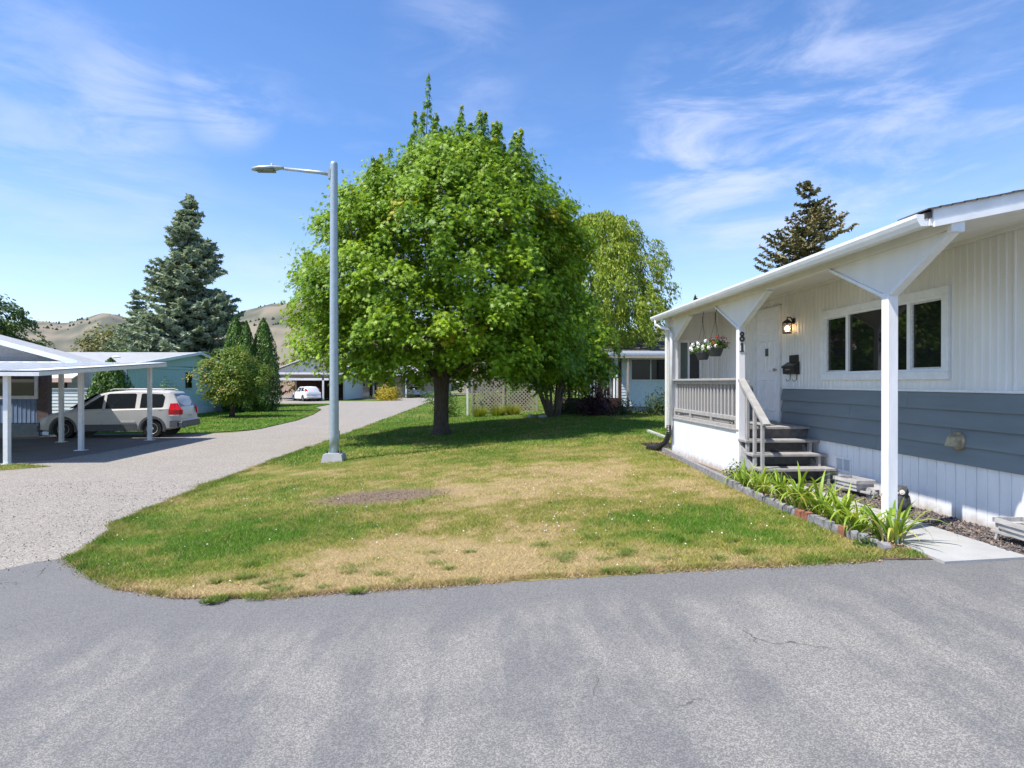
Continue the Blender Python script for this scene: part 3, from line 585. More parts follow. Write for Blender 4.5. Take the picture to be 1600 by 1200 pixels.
# lap boards (four rows; and short ones beyond the door)
for r_ in range(4):
    z1 = 1.44 - r_ * .1975; z0 = z1 - .2
    for a, b in ((5.42, 5.42 + (1.9, 3.1, 1.2, 2.5)[r_]), (5.42 + (1.9, 3.1, 1.2, 2.5)[r_] + .004, 10.52), (11.62, 13.18)):
        MB().prism([(WX - .038, z0 + .004), (WX - .038, z0 + .016), (WX - .010, z1), (WX + .028, z1), (WX + .028, z0 + .004)], 'y', a, b).build('lap_board', M['lapgrey'], H)
MB().bbox(WX - .03, WX + .028, 5.42, 10.52, 1.445, 1.475, .004).build('trim_board', M['trim'], H)
# skirt panels
y = 5.42
while y < 13.1:
    y1 = min(y + .29, 13.15); s = MB(); m_ = (y + y1) / 2; x0 = WX - .004
    s.add([(x0 + .024, y, .0), (x0, y + .008, .0), (x0, m_ - .006, .0), (x0 + .014, m_, .0), (x0, m_ + .006, .0), (x0, y1 - .012, .0), (x0 + .02, y1, .0)] + [(x0 + .024, y, .65), (x0, y + .008, .65), (x0, m_ - .006, .65), (x0 + .014, m_, .65), (x0, m_ + .006, .65), (x0, y1 - .012, .65), (x0 + .02, y1, .65)], [(i, i + 1, i + 8, i + 7) for i in range(6)])
    s.build('skirt_panel', M['skirt'], H, fix=False); y += .29
# window
wf = MB(); t = .095
for a in ((WY0, WY1, WZ1 - t, WZ1), (WY0, WY1, WZ0, WZ0 + t), (WY0, WY0 + t, WZ0 + t, WZ1 - t), (WY1 - t, WY1, WZ0 + t, WZ1 - t)): wf.bbox(WX - .045, WX + .028, *a, .005)
win = wf.build('window', M['trim'], H)
fr = MB(); a0, a1, b0, b1 = WY0 + t, WY1 - t, WZ0 + t, WZ1 - t; q = .03
for a in ((a0, a1, b1 - q, b1), (a0, a1, b0, b0 + q), (a0, a0 + q, b0 + q, b1 - q), (a1 - q, a1, b0 + q, b1 - q)): fr.box(WX - .022, WX + .026, *a)
fr.build('window_frame', M['white'], win)
for yy_ in (7.32, 8.60): MB().box(WX - .02, WX + .026, yy_ - .03, yy_ + .03, b0 + q, b1 - q).build('mullion', M['white'], win)
MB().box(WX + .012, WX + .02, 7.35, 8.57, b0 + q, b1 - q).build('pane', M['pane'], win)
for ya, yb in ((a0 + q, 7.29), (8.63, a1 - q)):
    MB().box(WX + .014, WX + .02, ya, yb, b0 + q, b1 - q).build('pane', M['pane'], win)
    s = MB(); w_ = .022
    for a in ((ya, yb, b1 - q - w_, b1 - q), (ya, yb, b0 + q, b0 + q + w_), (ya, ya + w_, b0 + q + w_, b1 - q - w_), (yb - w_, yb, b0 + q + w_, b1 - q - w_)): s.box(WX - .005, WX + .013, *a)
    s.build('sash', M['clearlens'], win)
# door with six raised panels
df = MB()
for a in ((DY0, DY0 + .08, .84, DZ1), (DY1 - .08, DY1, .84, DZ1), (DY0 + .08, DY1 - .08, DZ1 - .06, DZ1)): df.bbox(WX - .05, WX + .028, *a, .004)
door = MB().box(WX - .018, WX + .02, 10.64, 11.52, .86, 2.87).build('door', M['white'], H)
df.build('door_frame', M['trim'], H)
for ya, yb in ((10.76, 11.03), (11.13, 11.40)):
    for za, zb in ((1.02, 1.60), (1.74, 2.32), (2.44, 2.72)):
        p = MB(); x = WX - .018
        p.add([(x - .001, ya, za), (x - .001, yb, za), (x - .001, yb, zb), (x - .001, ya, zb), (x - .012, ya + .02, za + .02), (x - .012, yb - .02, za + .02), (x - .012, yb - .02, zb - .02), (x - .012, ya + .02, zb - .02), (x - .004, ya + .045, za + .045), (x - .004, yb - .045, za + .045), (x - .004, yb - .045, zb - .045), (x - .004, ya + .045, zb - .045)],
              [(0, 1, 5, 4), (1, 2, 6, 5), (2, 3, 7, 6), (3, 0, 4, 7), (4, 5, 9, 8), (5, 6, 10, 9), (6, 7, 11, 10), (7, 4, 8, 11), (8, 9, 10, 11)])
        p.build('door_panel', M['white'], door)
MB().lathe((WX - .02, 10.72, 1.78), [(.012, 0), (.012, -.03), (.028, -.035), (.03, -.055), (.02, -.065)], 12, 'x').build('door_knob', M['brass'], door)
MB().bbox(WX - .032, WX - .019, 11.02, 11.14, 2.04, 2.18, .003).build('door_plaque', mat('grey_plaque', (.08, .085, .09), .5, .3, 30), door)
# header beam, gussets, posts
PX = 4.16
MB().bbox(PX - .045, PX + .045, 5.15, 13.15, 2.91, 3.03, .004).build('header_beam', M['siding'], H)
MB().bbox(PX - .06, PX + .06, 8.58, 8.66, 2.905, 2.93, .002).build('beam_joint', M['trim'], H)
def gusset(yc, l, r, name='gusset'):
    MB().prism([(yc - r, 2.909), (yc + l, 2.909), (yc + .055, 2.47), (yc - .055, 2.47)], 'x', PX - .02, PX + .02).build(name, M['siding'], H)
    for s_, w_ in ((-1, r), (1, l)):
        MB().beam((PX, yc + s_ * .06, 2.455), (PX, yc + s_ * w_, 2.895), .085, .035, (1, 0, 0)).build('brace', M['trim'], H) if False else None
        a = Vector((PX, yc + s_ * .055, 2.47)); b = Vector((PX, yc + s_ * w_, 2.909)); d = (b - a).normalized(); nrm = Vector((0, d.z * s_, -d.y * s_)) * 1.0
        o = nrm * .018; MB().beam(a + o, b + o, .09, .034, tuple(nrm)).build('brace', M['trim'], H)
gusset(6.04, 1.02, .84); gusset(9.65, .98, .97); gusset(13.05, .06, 1.0)
MB().bbox(PX - .062, PX + .062, 5.14, 5.2, 2.88, 3.0, .004).build('beam_end_cap', M['trim'], H)
for yc, z0 in ((6.04, 0), (9.65, 0), (13.05, 0)):
    MB().bbox(PX - .055, PX + .055, yc - .055, yc + .055, z0, 2.469, .007).build('post', M['post'], H)
# house number 81 on the middle post (post face towards the street)
def digit(ch, x, yc, zc, s):
    """stacked numerals with serifs, on the face of the post that looks to the camera (-y side)"""
    mb = MB(); yf = yc
    if ch == '8':
        for zc_, r0, r1 in ((zc + .28 * s, .25 * s, .10 * s), (zc - .24 * s, .31 * s, .13 * s)):
            n = 20; v = []; 
            for k in range(n):
                a = 2 * math.pi * k / n
                for rr, yy in ((r0, 0), (r1, 0), (r0, .012), (r1, .012)):
                    v.append((x + math.cos(a) * rr * .95, yf - yy, zc_ + math.sin(a) * rr))
            mb.add(v, sum([[(4 * k + 2, 4 * k + 3, 4 * ((k + 1) % n) + 3, 4 * ((k + 1) % n) + 2), (4 * k, 4 * k + 2, 4 * ((k + 1) % n) + 2, 4 * ((k + 1) % n)), (4 * k + 1, 4 * ((k + 1) % n) + 1, 4 * ((k + 1) % n) + 3, 4 * k + 3)] for k in range(n)], []))
    else:
        mb.box(x - .09 * s, x + .09 * s, yf - .012, yf, zc - .42 * s, zc + .46 * s); mb.box(x - .25 * s, x + .25 * s, yf - .011, yf, zc - .48 * s, zc - .40 * s)
        mb.prism([(x - .17 * s, zc + .30 * s), (x - .17 * s, zc + .36 * s), (x - .03 * s, zc + .46 * s), (x - .03 * s, zc + .36 * s)], 'y', yf - .011, yf)
    mb.build('numeral', M['black'], H)
digit('8', PX - .005, 9.594, 2.29, .15); digit('1', PX - .005, 9.594, 2.12, .15)
# soffit, roof, fascia, gutter
MB().add([(3.9, 5.16, 3.00), (WX, 5.16, 3.12), (WX, 13.6, 3.12), (3.9, 13.6, 3.00), (3.9, 5.16, 3.012), (WX, 5.16, 3.132), (WX, 13.6, 3.132), (3.9, 13.6, 3.012)], [(0, 1, 2, 3), (4, 7, 6, 5), (0, 4, 5, 1), (3, 2, 6, 7), (0, 3, 7, 4), (1, 5, 6, 2)]).build('soffit', M['siding'], H)
MB().box(WX - .05, WX - .012, 5.42, 13.2, 3.075, 3.118).build('frieze_board', M['siding'], H)
def roof_prism(z_off, th, y0, y1, x0=3.86, xr_=7.5, x1=11.2, e=2.99, s=.205):
    zr = e + s * (xr_ - x0); z1 = zr - s * (x1 - xr_)
    return MB().prism([(x0, e + z_off), (xr_, zr + z_off), (x1, z1 + z_off), (x1, z1 + z_off + th), (xr_, zr + z_off + th), (x0, e + z_off + th)], 'y', y0, y1)
roof = roof_prism(0, .05, 5.15, 13.62).build('roof', M['shingle'], H)
rr_ = random.Random(3)
for i in range(34):       # shingle courses' ragged rake edge
    x = 3.86 + i * .11; z = 3.012 + .205 * (x - 3.86); MB().add([(x, 5.11, z + .048), (x + .12, 5.11, z + .068), (x + .12, 5.5, z + .068), (x, 5.5, z + .048), (x, 5.11, z + .058 + rr_.random() * .006), (x + .12, 5.11, z + .082), (x + .12, 5.5, z + .082), (x, 5.5, z + .060)], [(0, 1, 5, 4), (4, 5, 6, 7), (0, 4, 7, 3), (1, 2, 6, 5)]).build('shingle', M['shingle'], roof, fix=False)
def rake(y0, y1, za, zb, m, name):
    MB().add([(3.93, y, 3.055 + z) for y in (y0, y1) for z in (za, zb)] + [(7.5, y, 3.055 + .205 * 3.57 + z) for y in (y0, y1) for z in (za, zb)], [(0, 1, 3, 2), (4, 6, 7, 5), (0, 4, 5, 1), (2, 3, 7, 6), (1, 5, 7, 3), (0, 2, 6, 4)]).build(name, m, H)
rake(5.135, 5.16, -.135, .028, M['trim'], 'rake_board'); rake(5.118, 5.135, -.14, -.095, M['white'], 'rake_trim')
MB().box(3.90, 3.93, 5.14, 13.62, 2.93, 2.988).build('fascia', M['trim'], H)
g = MB(); prof = [(3.897, 3.035), (3.893, 3.03), (3.893, 2.93), (3.83, 2.925), (3.805, 2.965), (3.79, 3.0), (3.79, 3.03), (3.80, 3.03), (3.80, 3.003), (3.814, 2.97), (3.836, 2.936), (3.886, 2.94), (3.886, 3.035)]
g.prism(prof, 'y', 5.17, 13.66); g.prism([(3.79, 3.03), (3.79, 3.0), (3.805, 2.965), (3.83, 2.925), (3.893, 2.93), (3.893, 3.03)], 'y', 5.155, 5.17); g.build('gutter', M['white'], H)
MB().tube([(3.84, 13.4, 2.93), (3.84, 13.4, 2.84), (3.95, 13.25, 2.76), (4.04, 13.05, 2.72), (4.065, 12.99, 2.62), (4.065, 12.99, .62)], .036, 10).build('downspout', M['white'], H, smooth=True)
# porch end wall with its window
ew = MB(); ey0, ey1 = 13.2, 13.32
sz = lambda x: 3.001 + .0857 * (x - 3.9)
for x0, x1, z0 in ((4.03, 4.30, .55), (4.30, 4.78, 2.46), (4.78, 5.32, .02)): ew.prism([(x0, z0), (x1, z0), (x1, sz(x1)), (x0, sz(x0))], 'y', ey0, ey1)
ew.box(4.30, 4.78, ey0, ey1, .02, 1.42)
ew.build('porch_end_wall', M['siding'], H)
def ribx(x0, x1, y, z0, z1, per=.1, d=.01):
    n = max(1, round((x1 - x0) / per)); per = (x1 - x0) / n; pts = []
    for i in range(n): b = x0 + i * per; pts += [(b, 0), (b + per * .6, 0), (b + per * .7, d), (b + per * .9, d)]
    pts.append((x1, 0)); k = len(pts); return MB().add([(x, y - o, z) for z in (z0, z1) for x, o in pts], [(i, i + 1, k + i + 1, k + i) for i in range(k - 1)])
ribx(4.79, 5.30, ey0 - .002, .85, 3.07).build('siding_panel', M['siding'], H, fix=False); ribx(4.04, 4.24, ey0 - .002, 1.3, 3.0).build('siding_panel', M['siding'], H, fix=False)
w2 = MB()
for a in ((4.28, 4.81, 2.43, 2.49), (4.28, 4.81, 1.39, 1.45), (4.28, 4.33, 1.45, 2.43), (4.76, 4.81, 1.45, 2.43)): w2.box(a[0], a[1], ey0 - .03, ey0 + .03, a[2], a[3])
w2 = w2.build('window', M['trim'], H); MB().box(4.50, 4.54, ey0 - .015, ey0 + .03, 1.45, 2.43).build('mullion', M['white'], w2)
for a, b, m_ in ((4.33, 4.50, M['palepane']), (4.54, 4.76, M['screen'])): MB().box(a, b, ey0 + .01, ey0 + .02, 1.45, 2.43).build('pane', m_, w2)
# porch deck, skirting, railing
deck = []
for i in range(8):
    x = 4.12 + i * .147; MB().bbox(x, x + .142, 9.60, 13.18, .80, .84, .004).build('deck_board', M['tread'], H)
MB().box(4.13, 5.27, 9.66, 9.69, .05, .795).build('deck_riser', M['treadark'], H)
y = 9.72
while y < 13.1:
    y1 = min(y + .30, 13.12); MB().bbox(PX - .035, PX - .01, y + .002, y1 - .002, .01, .765, .004).build('porch_skirt_panel', M['skirt'], H); y += .30
MB().bbox(PX - .065, PX + .03, 9.60, 13.12, .77, .80, .004).build('trim_board', M['railgrey'], H)
rl = MB().bbox(PX - .07, PX + .07, 9.71, 13.0, 1.585, 1.625, .005).build('railing', M['railgrey'], H)
MB().bbox(PX - .03, PX + .03, 9.71, 13.0, 1.52, 1.584, .004).build('rail_board', M['railgrey'], rl)
MB().bbox(PX - .04, PX + .01, 9.71, 13.0, .93, 1.0, .004).build('rail_board', M['railgrey'], rl)
MB().bbox(PX - .045, PX + .015, 9.71, 13.0, .80, .85, .004).build('rail_board', M['railgrey'], rl)
for yy_ in (9.76, 10.85, 11.95, 12.95): MB().bbox(PX - .04, PX + .01, yy_ - .04, yy_ + .04, .851, .929, .004).build('rail_block', M['railgrey'], rl)
bal = None
for i in range(20):
    yy_ = 9.86 + i * .16
    if bal is None: bal = MB().bbox(PX + .011, PX + .05, yy_ - .03, yy_ + .03, .90, 1.55, .004).build('baluster', M['railgrey'], rl)
    else:
        c = bal.copy(); C.objects.link(c); c.location = (0, yy_ - 9.86, 0)
MB().bbox(PX + .056, PX + .13, 9.60, 9.70, .62, 1.58, .005).build('newel', M['railgrey'], H)
# stairs
st = MB()
treads = []
for k in range(1, 4):
    zt = .84 - k * .19; yn = 9.57 - k * .25
    tr_ = MB().bbox(4.10, 5.27, yn, yn + .29, zt - .04, zt, .005).build('tread', M['tread'], H)
    MB().box(4.16, 5.2, yn + .25, yn + .27, zt - .19, zt - .042).build('riser', M['treadark'], H)
for x in (4.14, 5.14):
    MB().prism([(9.60, .78), (9.57, .60), (8.78, .02), (8.80, .0), (9.66, .0), (9.66, .78)] if False else [(9.66, .62), (8.86, .02), (9.12, .02), (9.66, .42)], 'x', x, x + .04).build('stringer', M['railgrey'], H)
    for k in range(1, 4):
        zt = .84 - k * .19; yn = 9.57 - k * .25; MB().box(x, x + .04, yn + .03, yn + .10, zt - .19 if k < 3 else .03, zt - .041).build('tread_bracket', M['railgrey'], H)
hr = MB().beam((4.15, 9.60, 1.60), (4.15, 8.72, .93), .11, .04).build('handrail', M['railgrey'], H)
for yy_, zb in ((9.36, .42), (9.10, .20), (8.84, .03)):
    MB().bbox(4.12, 4.165, yy_ - .025, yy_ + .025, zb, 1.60 - (9.60 - yy_) * .762 - .02, .004).build('baluster', M['railgrey'], hr)
# wall vent, dryer hood
v_ = MB()
for a in ((8.50, 8.88, .43, .455), (8.50, 8.88, .24, .265), (8.50, 8.525, .265, .43), (8.855, 8.88, .265, .43), (8.68, 8.70, .265, .43)): v_.box(WX - .022, WX - .006, *a)
v_ = v_.build('skirt_vent', M['white'], H); MB().box(WX - .012, WX - .005, 8.52, 8.86, .262, .432).build('vent_mesh', mat('vent_mesh_grey', (.42, .47, .50), .7, .2, 90), v_)
dv = MB().add([(WX - .03, 6.42, .83), (WX - .03, 6.60, .83), (WX - .03, 6.60, .98), (WX - .03, 6.42, .98), (WX - .13, 6.43, .845), (WX - .13, 6.59, .845), (WX - .10, 6.58, .95), (WX - .10, 6.44, .95), (WX - .05, 6.43, .985), (WX - .05, 6.59, .985)], [(0, 1, 5, 4), (4, 5, 6, 7), (7, 6, 9, 8), (8, 9, 2, 3), (0, 4, 7, 8, 3), (1, 2, 9, 6, 5)]).build('dryer_vent_hood', M['brass'], H)
MB().lathe((WX - .02, 6.50, .91), [(.10, 0), (.10, -.025), (.085, -.04)], 16, 'x').build('vent_collar', M['brass'], dv)
# wall lantern
lx, ly, lz = WX - .13, 10.12, 2.50
ln = thing('wall_lantern', (WX, ly, lz), 0, 'small black lit wall lantern beside the white front door', 'lamp')
MB().lathe((WX - .012, ly, 2.60), [(.055, 0), (.055, -.012), (.03, -.03), (.01, -.035)], 14, 'x').build('wall_plate', M['black'], ln, smooth=False)
MB().tube([(WX - .03, ly, 2.60), (WX - .07, ly, 2.66), (lx, ly, 2.665), (lx, ly, 2.60)], .012, 6).build('arm', M['black'], ln)
MB().lathe((lx, ly, 2.50), [(.085, .06), (.09, .068), (.05, .105), (.02, .12), (.012, .14)], 6).build('hood', M['black'], ln)
MB().lathe((lx, ly, 2.50), [(.075, -.115), (.085, -.105), (.08, -.095)], 6).build('base_ring', M['black'], ln)
cg = MB()
for k in range(6): a = math.pi * k / 3; cg.tube([(lx + .075 * math.cos(a), ly + .075 * math.sin(a), 2.40), (lx + .08 * math.cos(a), ly + .08 * math.sin(a), 2.565)], .006, 4)
for zz in (2.44, 2.53): cg.lathe((lx, ly, zz), [(.078, 0), (.082, .004), (.078, .008)], 6)
cg.build('cage', M['black'], ln)
MB().lathe((lx, ly, 2.42), [(.012, 0), (.034, .02), (.04, .05), (.025, .085), (.008, .10)], 12).build('bulb', M['bulb'], ln, smooth=True)
pl = bpy.data.lights.new('lantern_light', 'POINT'); pl.energy = 6; pl.color = (1, .6, .28); pl.shadow_soft_size = .04; plo = bpy.data.objects.new('lantern_light', pl); C.objects.link(plo); plo.parent = ln; plo.location = (-.13, -.0, -.03)
# mailbox
mbx = thing('mailbox', (WX, 10.13, 1.75), 0, 'black metal wall mailbox with newspaper hooks right of the front door', 'mailbox')
MB().prism([(WX - .012, 1.69), (WX - .105, 1.70), (WX - .115, 1.82), (WX - .012, 1.90)], 'y', 9.94, 10.32).build('box', M['black'], mbx)
MB().prism([(WX - .012, 1.905), (WX - .125, 1.835), (WX - .13, 1.80), (WX - .122, 1.80), (WX - .116, 1.828), (WX - .012, 1.895)], 'y', 9.93, 10.33).build('lid', M['black'], mbx)
MB().box(WX - .024, WX - .0121, 9.96, 10.26, 1.90, 2.02).build('back_plate', M['black'], mbx)
for yy_ in (10.02, 10.24): MB().tube([(WX - .015, yy_, 1.70), (WX - .02, yy_, 1.60), (WX - .07, yy_, 1.57), (WX - .09, yy_, 1.61)], .006, 5).build('hook', M['black'], mbx)
MB().box(WX - .1215, WX - .1155, 10.05, 10.20, 1.765, 1.78).build('pull_handle', M['brass'], mbx)

# ------------------------------------------------------------------ hanging baskets
def basket(loc, label, redn, whiten, chain_top, pot='plastic'):
    t = thing('hanging_basket', loc, 0, label, 'flower basket', 'flower baskets hanging from the porch beam')
    x, y, z = loc
    MB().lathe((x, y, z), [(.02, 0), (.085, .002), (.10, .03), (.135, .13), (.142, .15), (.13, .155), (.12, .14)], 20).build('pot', M[pot], t, smooth=True)
    for k in range(3):
        a = 2 * math.pi * k / 3 + .4; MB().tube([(x + .13 * math.cos(a), y + .13 * math.sin(a), z + .15), (x, y, chain_top - .22)], .003, 4).build('wire', M['black'], t)
    MB().tube([(x, y, chain_top - .23), (x, y, chain_top - .1)], .009, 5).build('chain', M['black'], t); MB().tube([(x, y, chain_top - .1), (x + .02, y, chain_top - .06), (x, y, chain_top)], .006, 5).build('hook', M['black'], t)
    n = 420; d = rng.normal(size=(n, 3)); d /= np.linalg.norm(d, axis=1)[:, None]; d[:, 2] = np.abs(d[:, 2]) * 1.0 - .35; r = .13 + .11 * rng.random(n)
    P = np.array([x, y, z + .19]) + d * r[:, None] * np.array([1.0, 1.0, .75]); leaves('foliage', P, d + rng.normal(0, .4, (n, 3)), .045, OVAL, M['shrubleaf'], t)
    for nm, cnt, m_, zlo, rad in (('white_blooms', whiten, 'petalw', -.15, .22), ('red_blooms', redn, 'petalr', .2, .22)):
        P = []; Nn = []
        for i in range(cnt):
            a = rng.random() * 6.28; el = rng.uniform(zlo, 1.0 if zlo < 0 else 1.1); c = np.array([x + rad * math.cos(a) * math.cos(el * .9), y + rad * math.sin(a) * math.cos(el * .9), z + .17 + .17 * math.sin(el * 1.2)])
            k = 26; q = rng.normal(size=(k, 3)); q /= np.linalg.norm(q, axis=1)[:, None]; P.append(c + q * (.034 if zlo < 0 else .042)); Nn.append(q)
        leaves(nm, np.concatenate(P), np.concatenate(Nn), .03, OVAL, M[m_], t)
    return t
basket((PX, 11.35, 1.98), 'hanging basket nearer the porch end wall, full of white and red blooms', 6, 30, 2.9)
basket((PX, 10.72, 2.02), 'hanging basket nearer the house number post, red bloom standing above its dark pot', 7, 16, 2.9)

# ------------------------------------------------------------------ yard things beside the house
def wheelbarrow(loc, rz, label, sc=.82):
    t = thing('wheelbarrow_planter', loc, rz, label, 'planter', 'wooden wheelbarrow planters against the skirting'); t.scale = (sc, sc, sc)
    m = M['oldwood']
    # local: wheel towards -y
    for s in (-1, 1):
        for k in range(3):
            w0 = .13 + k * .018; MB().beam((s * w0, -.20 - k * .02, .13 + k * .062), (s * w0, .22 + k * .025, .13 + k * .062), .016, .056).build('side_slat', m, t, local=True)
        MB().beam((s * .05, -.42, .10), (s * .15, .34, .115), .035, .03).build('handle', m, t, local=True)
        MB().beam((s * .14, .26, .11), (s * .15, .28, .0), .03, .03, (0, 1, 0)).build('leg', m, t, local=True)
    for yy_, z_ in ((-.215, .02), (.24, .03)):
        for k in range(3): MB().box(-.14 - k * .018, .14 + k * .018, yy_ - (k * .02 if yy_ < 0 else -k * .025), yy_ + .016 - (k * .02 if yy_ < 0 else -k * .025), .103 + k * .062, .157 + k * .062).build('end_slat', m, t, local=True)
    MB().box(-.13, .13, -.2, .23, .10, .115).build('floor_board', m, t, local=True)
    MB().box(-.125, .125, -.19, .22, .20, .215).build('soil_fill', M['soil'], t, local=True)
    w = MB().lathe((-.02, -.36, .095), [(.01, -.006), (.088, -.004), (.094, 0), (.094, .034), (.088, .038), (.01, .04)], 20, 'x').build('wheel', m, t, local=True)
    for a in (0, 1.2, 2.3): MB().beam((-.032, -.36 - .08 * math.cos(a), .095 - .08 * math.sin(a)), (-.032, -.36 + .08 * math.cos(a), .095 + .08 * math.sin(a)), .012, .016).build('spoke_board', m, w, local=True)
    MB().tube([(-.07, -.36, .095), (.07, -.36, .095)], .012, 6).build('axle', m, t, local=True)
wheelbarrow((5.06, 8.05, .02), R(6), 'small weathered wooden wheelbarrow planter beside the stair foot, under the skirt vent')
wheelbarrow((5.07, 5.42, .02), R(-3), 'weathered wooden wheelbarrow planter at the right frame edge on dark rock mulch')
# owl
ow = thing('owl_statue', (4.99, 7.06, .02), R(0), 'dark cement owl statue with pale ringed eyes beside the front porch post', 'statue')
MB().lathe((0, 0, 0), [(.085, 0), (.11, .03), (.115, .09), (.10, .16), (.088, .20), (.095, .235), (.085, .27), (.05, .295), (.01, .30)], 18).build('body', M['owl'], ow, smooth=True, local=True)
M['eyering'] = mat('eye_ring', (.40, .25, .2), .6, .2, 30)
fz = Vector((-.72, -.69, 0)).normalized(); sd = Vector((fz.y, -fz.x, 0))
for s in (-1, 1):
    c = fz * .078 + sd * s * .042 + Vector((0, 0, .235))
    def disc(rad, off, th, m_, nm, par, c=c):
        v = []; n = 14
        for o in (off, off + th):
            for k in range(n): a = 6.2832 * k / n; v.append(c + fz * o + sd * math.cos(a) * rad + Vector((0, 0, math.sin(a) * rad)))
        return MB().add(v, [tuple(range(n)), tuple(range(n, 2 * n))] + [(k, (k + 1) % n, n + (k + 1) % n, n + k) for k in range(n)]).build(nm, m_, par, local=True)
    e = disc(.034, 0, .012, M['edge'], 'eye', ow); disc(.026, .012, .004, M['cream'], 'iris', e); disc(.015, .016, .003, M['eyering'], 'eye_ring', e); disc(.009, .019, .003, M['cream'], 'pupil', e)
    MB().add([c + Vector((0, 0, .03)), c + sd * s * .05 + Vector((0, 0, .085)), c + sd * s * .045 + Vector((0, 0, .01)), c - fz * .05 + sd * s * .01 + Vector((0, 0, .035))], [(0, 1, 2), (0, 3, 1), (1, 3, 2), (0, 2, 3)]).build('ear_tuft', M['owl'], ow, local=True)
    wg = MB().lathe((0, 0, 0), [(.01, -.08), (.035, -.05), (.045, 0), (.03, .06), (.005, .09)], 10); wg.v = [tuple(sd * s * .085 + fz * .01 + Vector((p[0] * .6, p[1] * .9, p[2] + .12))) for p in wg.v]; wg.build('wing', M['owl'], ow, smooth=True, local=True)
MB().add([fz * .11 + Vector((0, 0, .215)), fz * .085 + sd * .012 + Vector((0, 0, .235)), fz * .085 - sd * .012 + Vector((0, 0, .235)), fz * .095 + Vector((0, 0, .19))], [(0, 1, 2), (0, 2, 3), (0, 3, 1)]).build('beak', M['cream'], ow, local=True)
# solar stake
so = thing('solar_stake_light', (3.90, 5.55, .03), 0, 'grey solar stake light among the daylilies by the path corner', 'light')
MB().tube([(0, 0, 0), (0, 0, .15)], .011, 8).build('stake', M['steel'], so, local=True); MB().lathe((0, 0, .15), [(.012, 0), (.022, .01), (.03, .075), (.036, .08)], 14).build('lens', M['clearlens'], so, local=True, smooth=True); MB().lathe((0, 0, .232), [(.038, 0), (.04, .008), (.03, .02)], 14).build('cap', M['steel'], so, local=True)

# garden edging: long blocks, scalloped blocks, red bricks
ed = thing('garden_edging', (3.6, 8, 0), 0, 'curving row of grey and a few red edging blocks between lawn and daylilies', 'edging')
def path_pts(y): return np.interp(y, [5.2, 5.6, 6.2, 7.2, 8.3, 10, 12, 13.6], [3.70, 3.64, 3.62, 3.60, 3.63, 3.73, 3.88, 4.0])
y = 13.5
while y > 8.6:
    y2 = y - .62; a = Vector((float(path_pts(y)), y, .055)); b = Vector((float(path_pts(y2)), y2 + .01, .055)); MB().beam(a, b, .075, .13).build('edging_block', M['edge'], ed); y = y2
i = 0
while y > 5.35:
    red = i in (13, 14, 18); long_ = i in (16,)
    l = .28 if long_ else .125; yc = y - l / 2; x = float(path_pts(yc)); h = .10 + random.uniform(-.01, .015) + zgs(x)
    s = MB(); r_ = l / 2 - .006; tilt = random.uniform(-.12, .12)
    prof = [(-r_, -.03), (r_, -.03), (r_, h * .6)] + ([(r_, h), (-r_, h)] if long_ or red else [(r_ * math.cos(a), h * .6 + h * .42 * math.sin(a)) for a in (.5, 1.1, 1.57, 2.04, 2.64)]) + [(-r_, h * .6)]
    s.prism([(yc + p + tilt * q, q + .0) for p, q in prof], 'x', x - .04, x + .035); s.build('edging_block' if not red else 'red_brick', M['redbrick'] if red else M['edge'], ed); y -= l + .008; i += 1
e2 = thing('timber_edging', (5.0, 17.3, 0), 0, 'short grey timber lying on the back lawn beyond the downspout', 'edging')
MB().beam((5.1, 18.6, .04), (4.95, 16.1, .04), .09, .09).build('timber', M['oldwood'], e2)
# black corrugated hose
hz = MB(); pts = [(4.02, 13.0, .62), (4.02, 12.98, .45), (3.98, 13.1, .25), (3.88, 13.35, .09), (3.75, 13.8, .05)]; P = []
for i in range(len(pts) - 1):
    for k in range(10): P.append(Vector(pts[i]).lerp(Vector(pts[i + 1]), k / 10))
hz.tube(P, [.052 if i % 2 else .06 for i in range(len(P))], 10); ho = hz.build('drain_hose', M['black'], None); tag(ho, 'black corrugated drain hose under the white downspout at the porch corner', 'hose')

# daylilies: every strap leaf is a part
def blade_mesh(L_, w, bend, fold=.25):
    n = 8; v = []; f = []
    for i in range(n + 1):
        t = i / n; ang = R(86) - bend * t ** 1.5; 
        if i == 0: x = z = 0
        else: x += math.cos(ang) * L_ / n; z += math.sin(ang) * L_ / n
        ww = w * (1 - t ** 2.6) * (.55 + .45 * min(1, t * 4)) / 2 + .0006; nx, nz = -math.sin(ang), math.cos(ang)
        v += [(x, -ww, z), (x - nx * ww * fold * -1, 0, z - nz * ww * fold), (x, ww, z)]
    for i in range(n): a = 3 * i; f += [(a, a + 1, a + 4, a + 3), (a + 1, a + 2, a + 5, a + 4)]
    me = bpy.data.meshes.new('leaf_blade'); me.from_pydata(v, [], f); at = me.attributes.new('rnd', 'FLOAT', 'FACE'); at.data.foreach_set('value', np.full(len(f), random.random() ** .8, np.float32)); me.materials.append(M['lily'])
    me.polygons.foreach_set('use_smooth', [True] * len(f)); me.update(); return me
BM_ = [blade_mesh(random.uniform(.38, .72), random.uniform(.028, .046), R(random.uniform(35, 165))) for _ in range(22)]
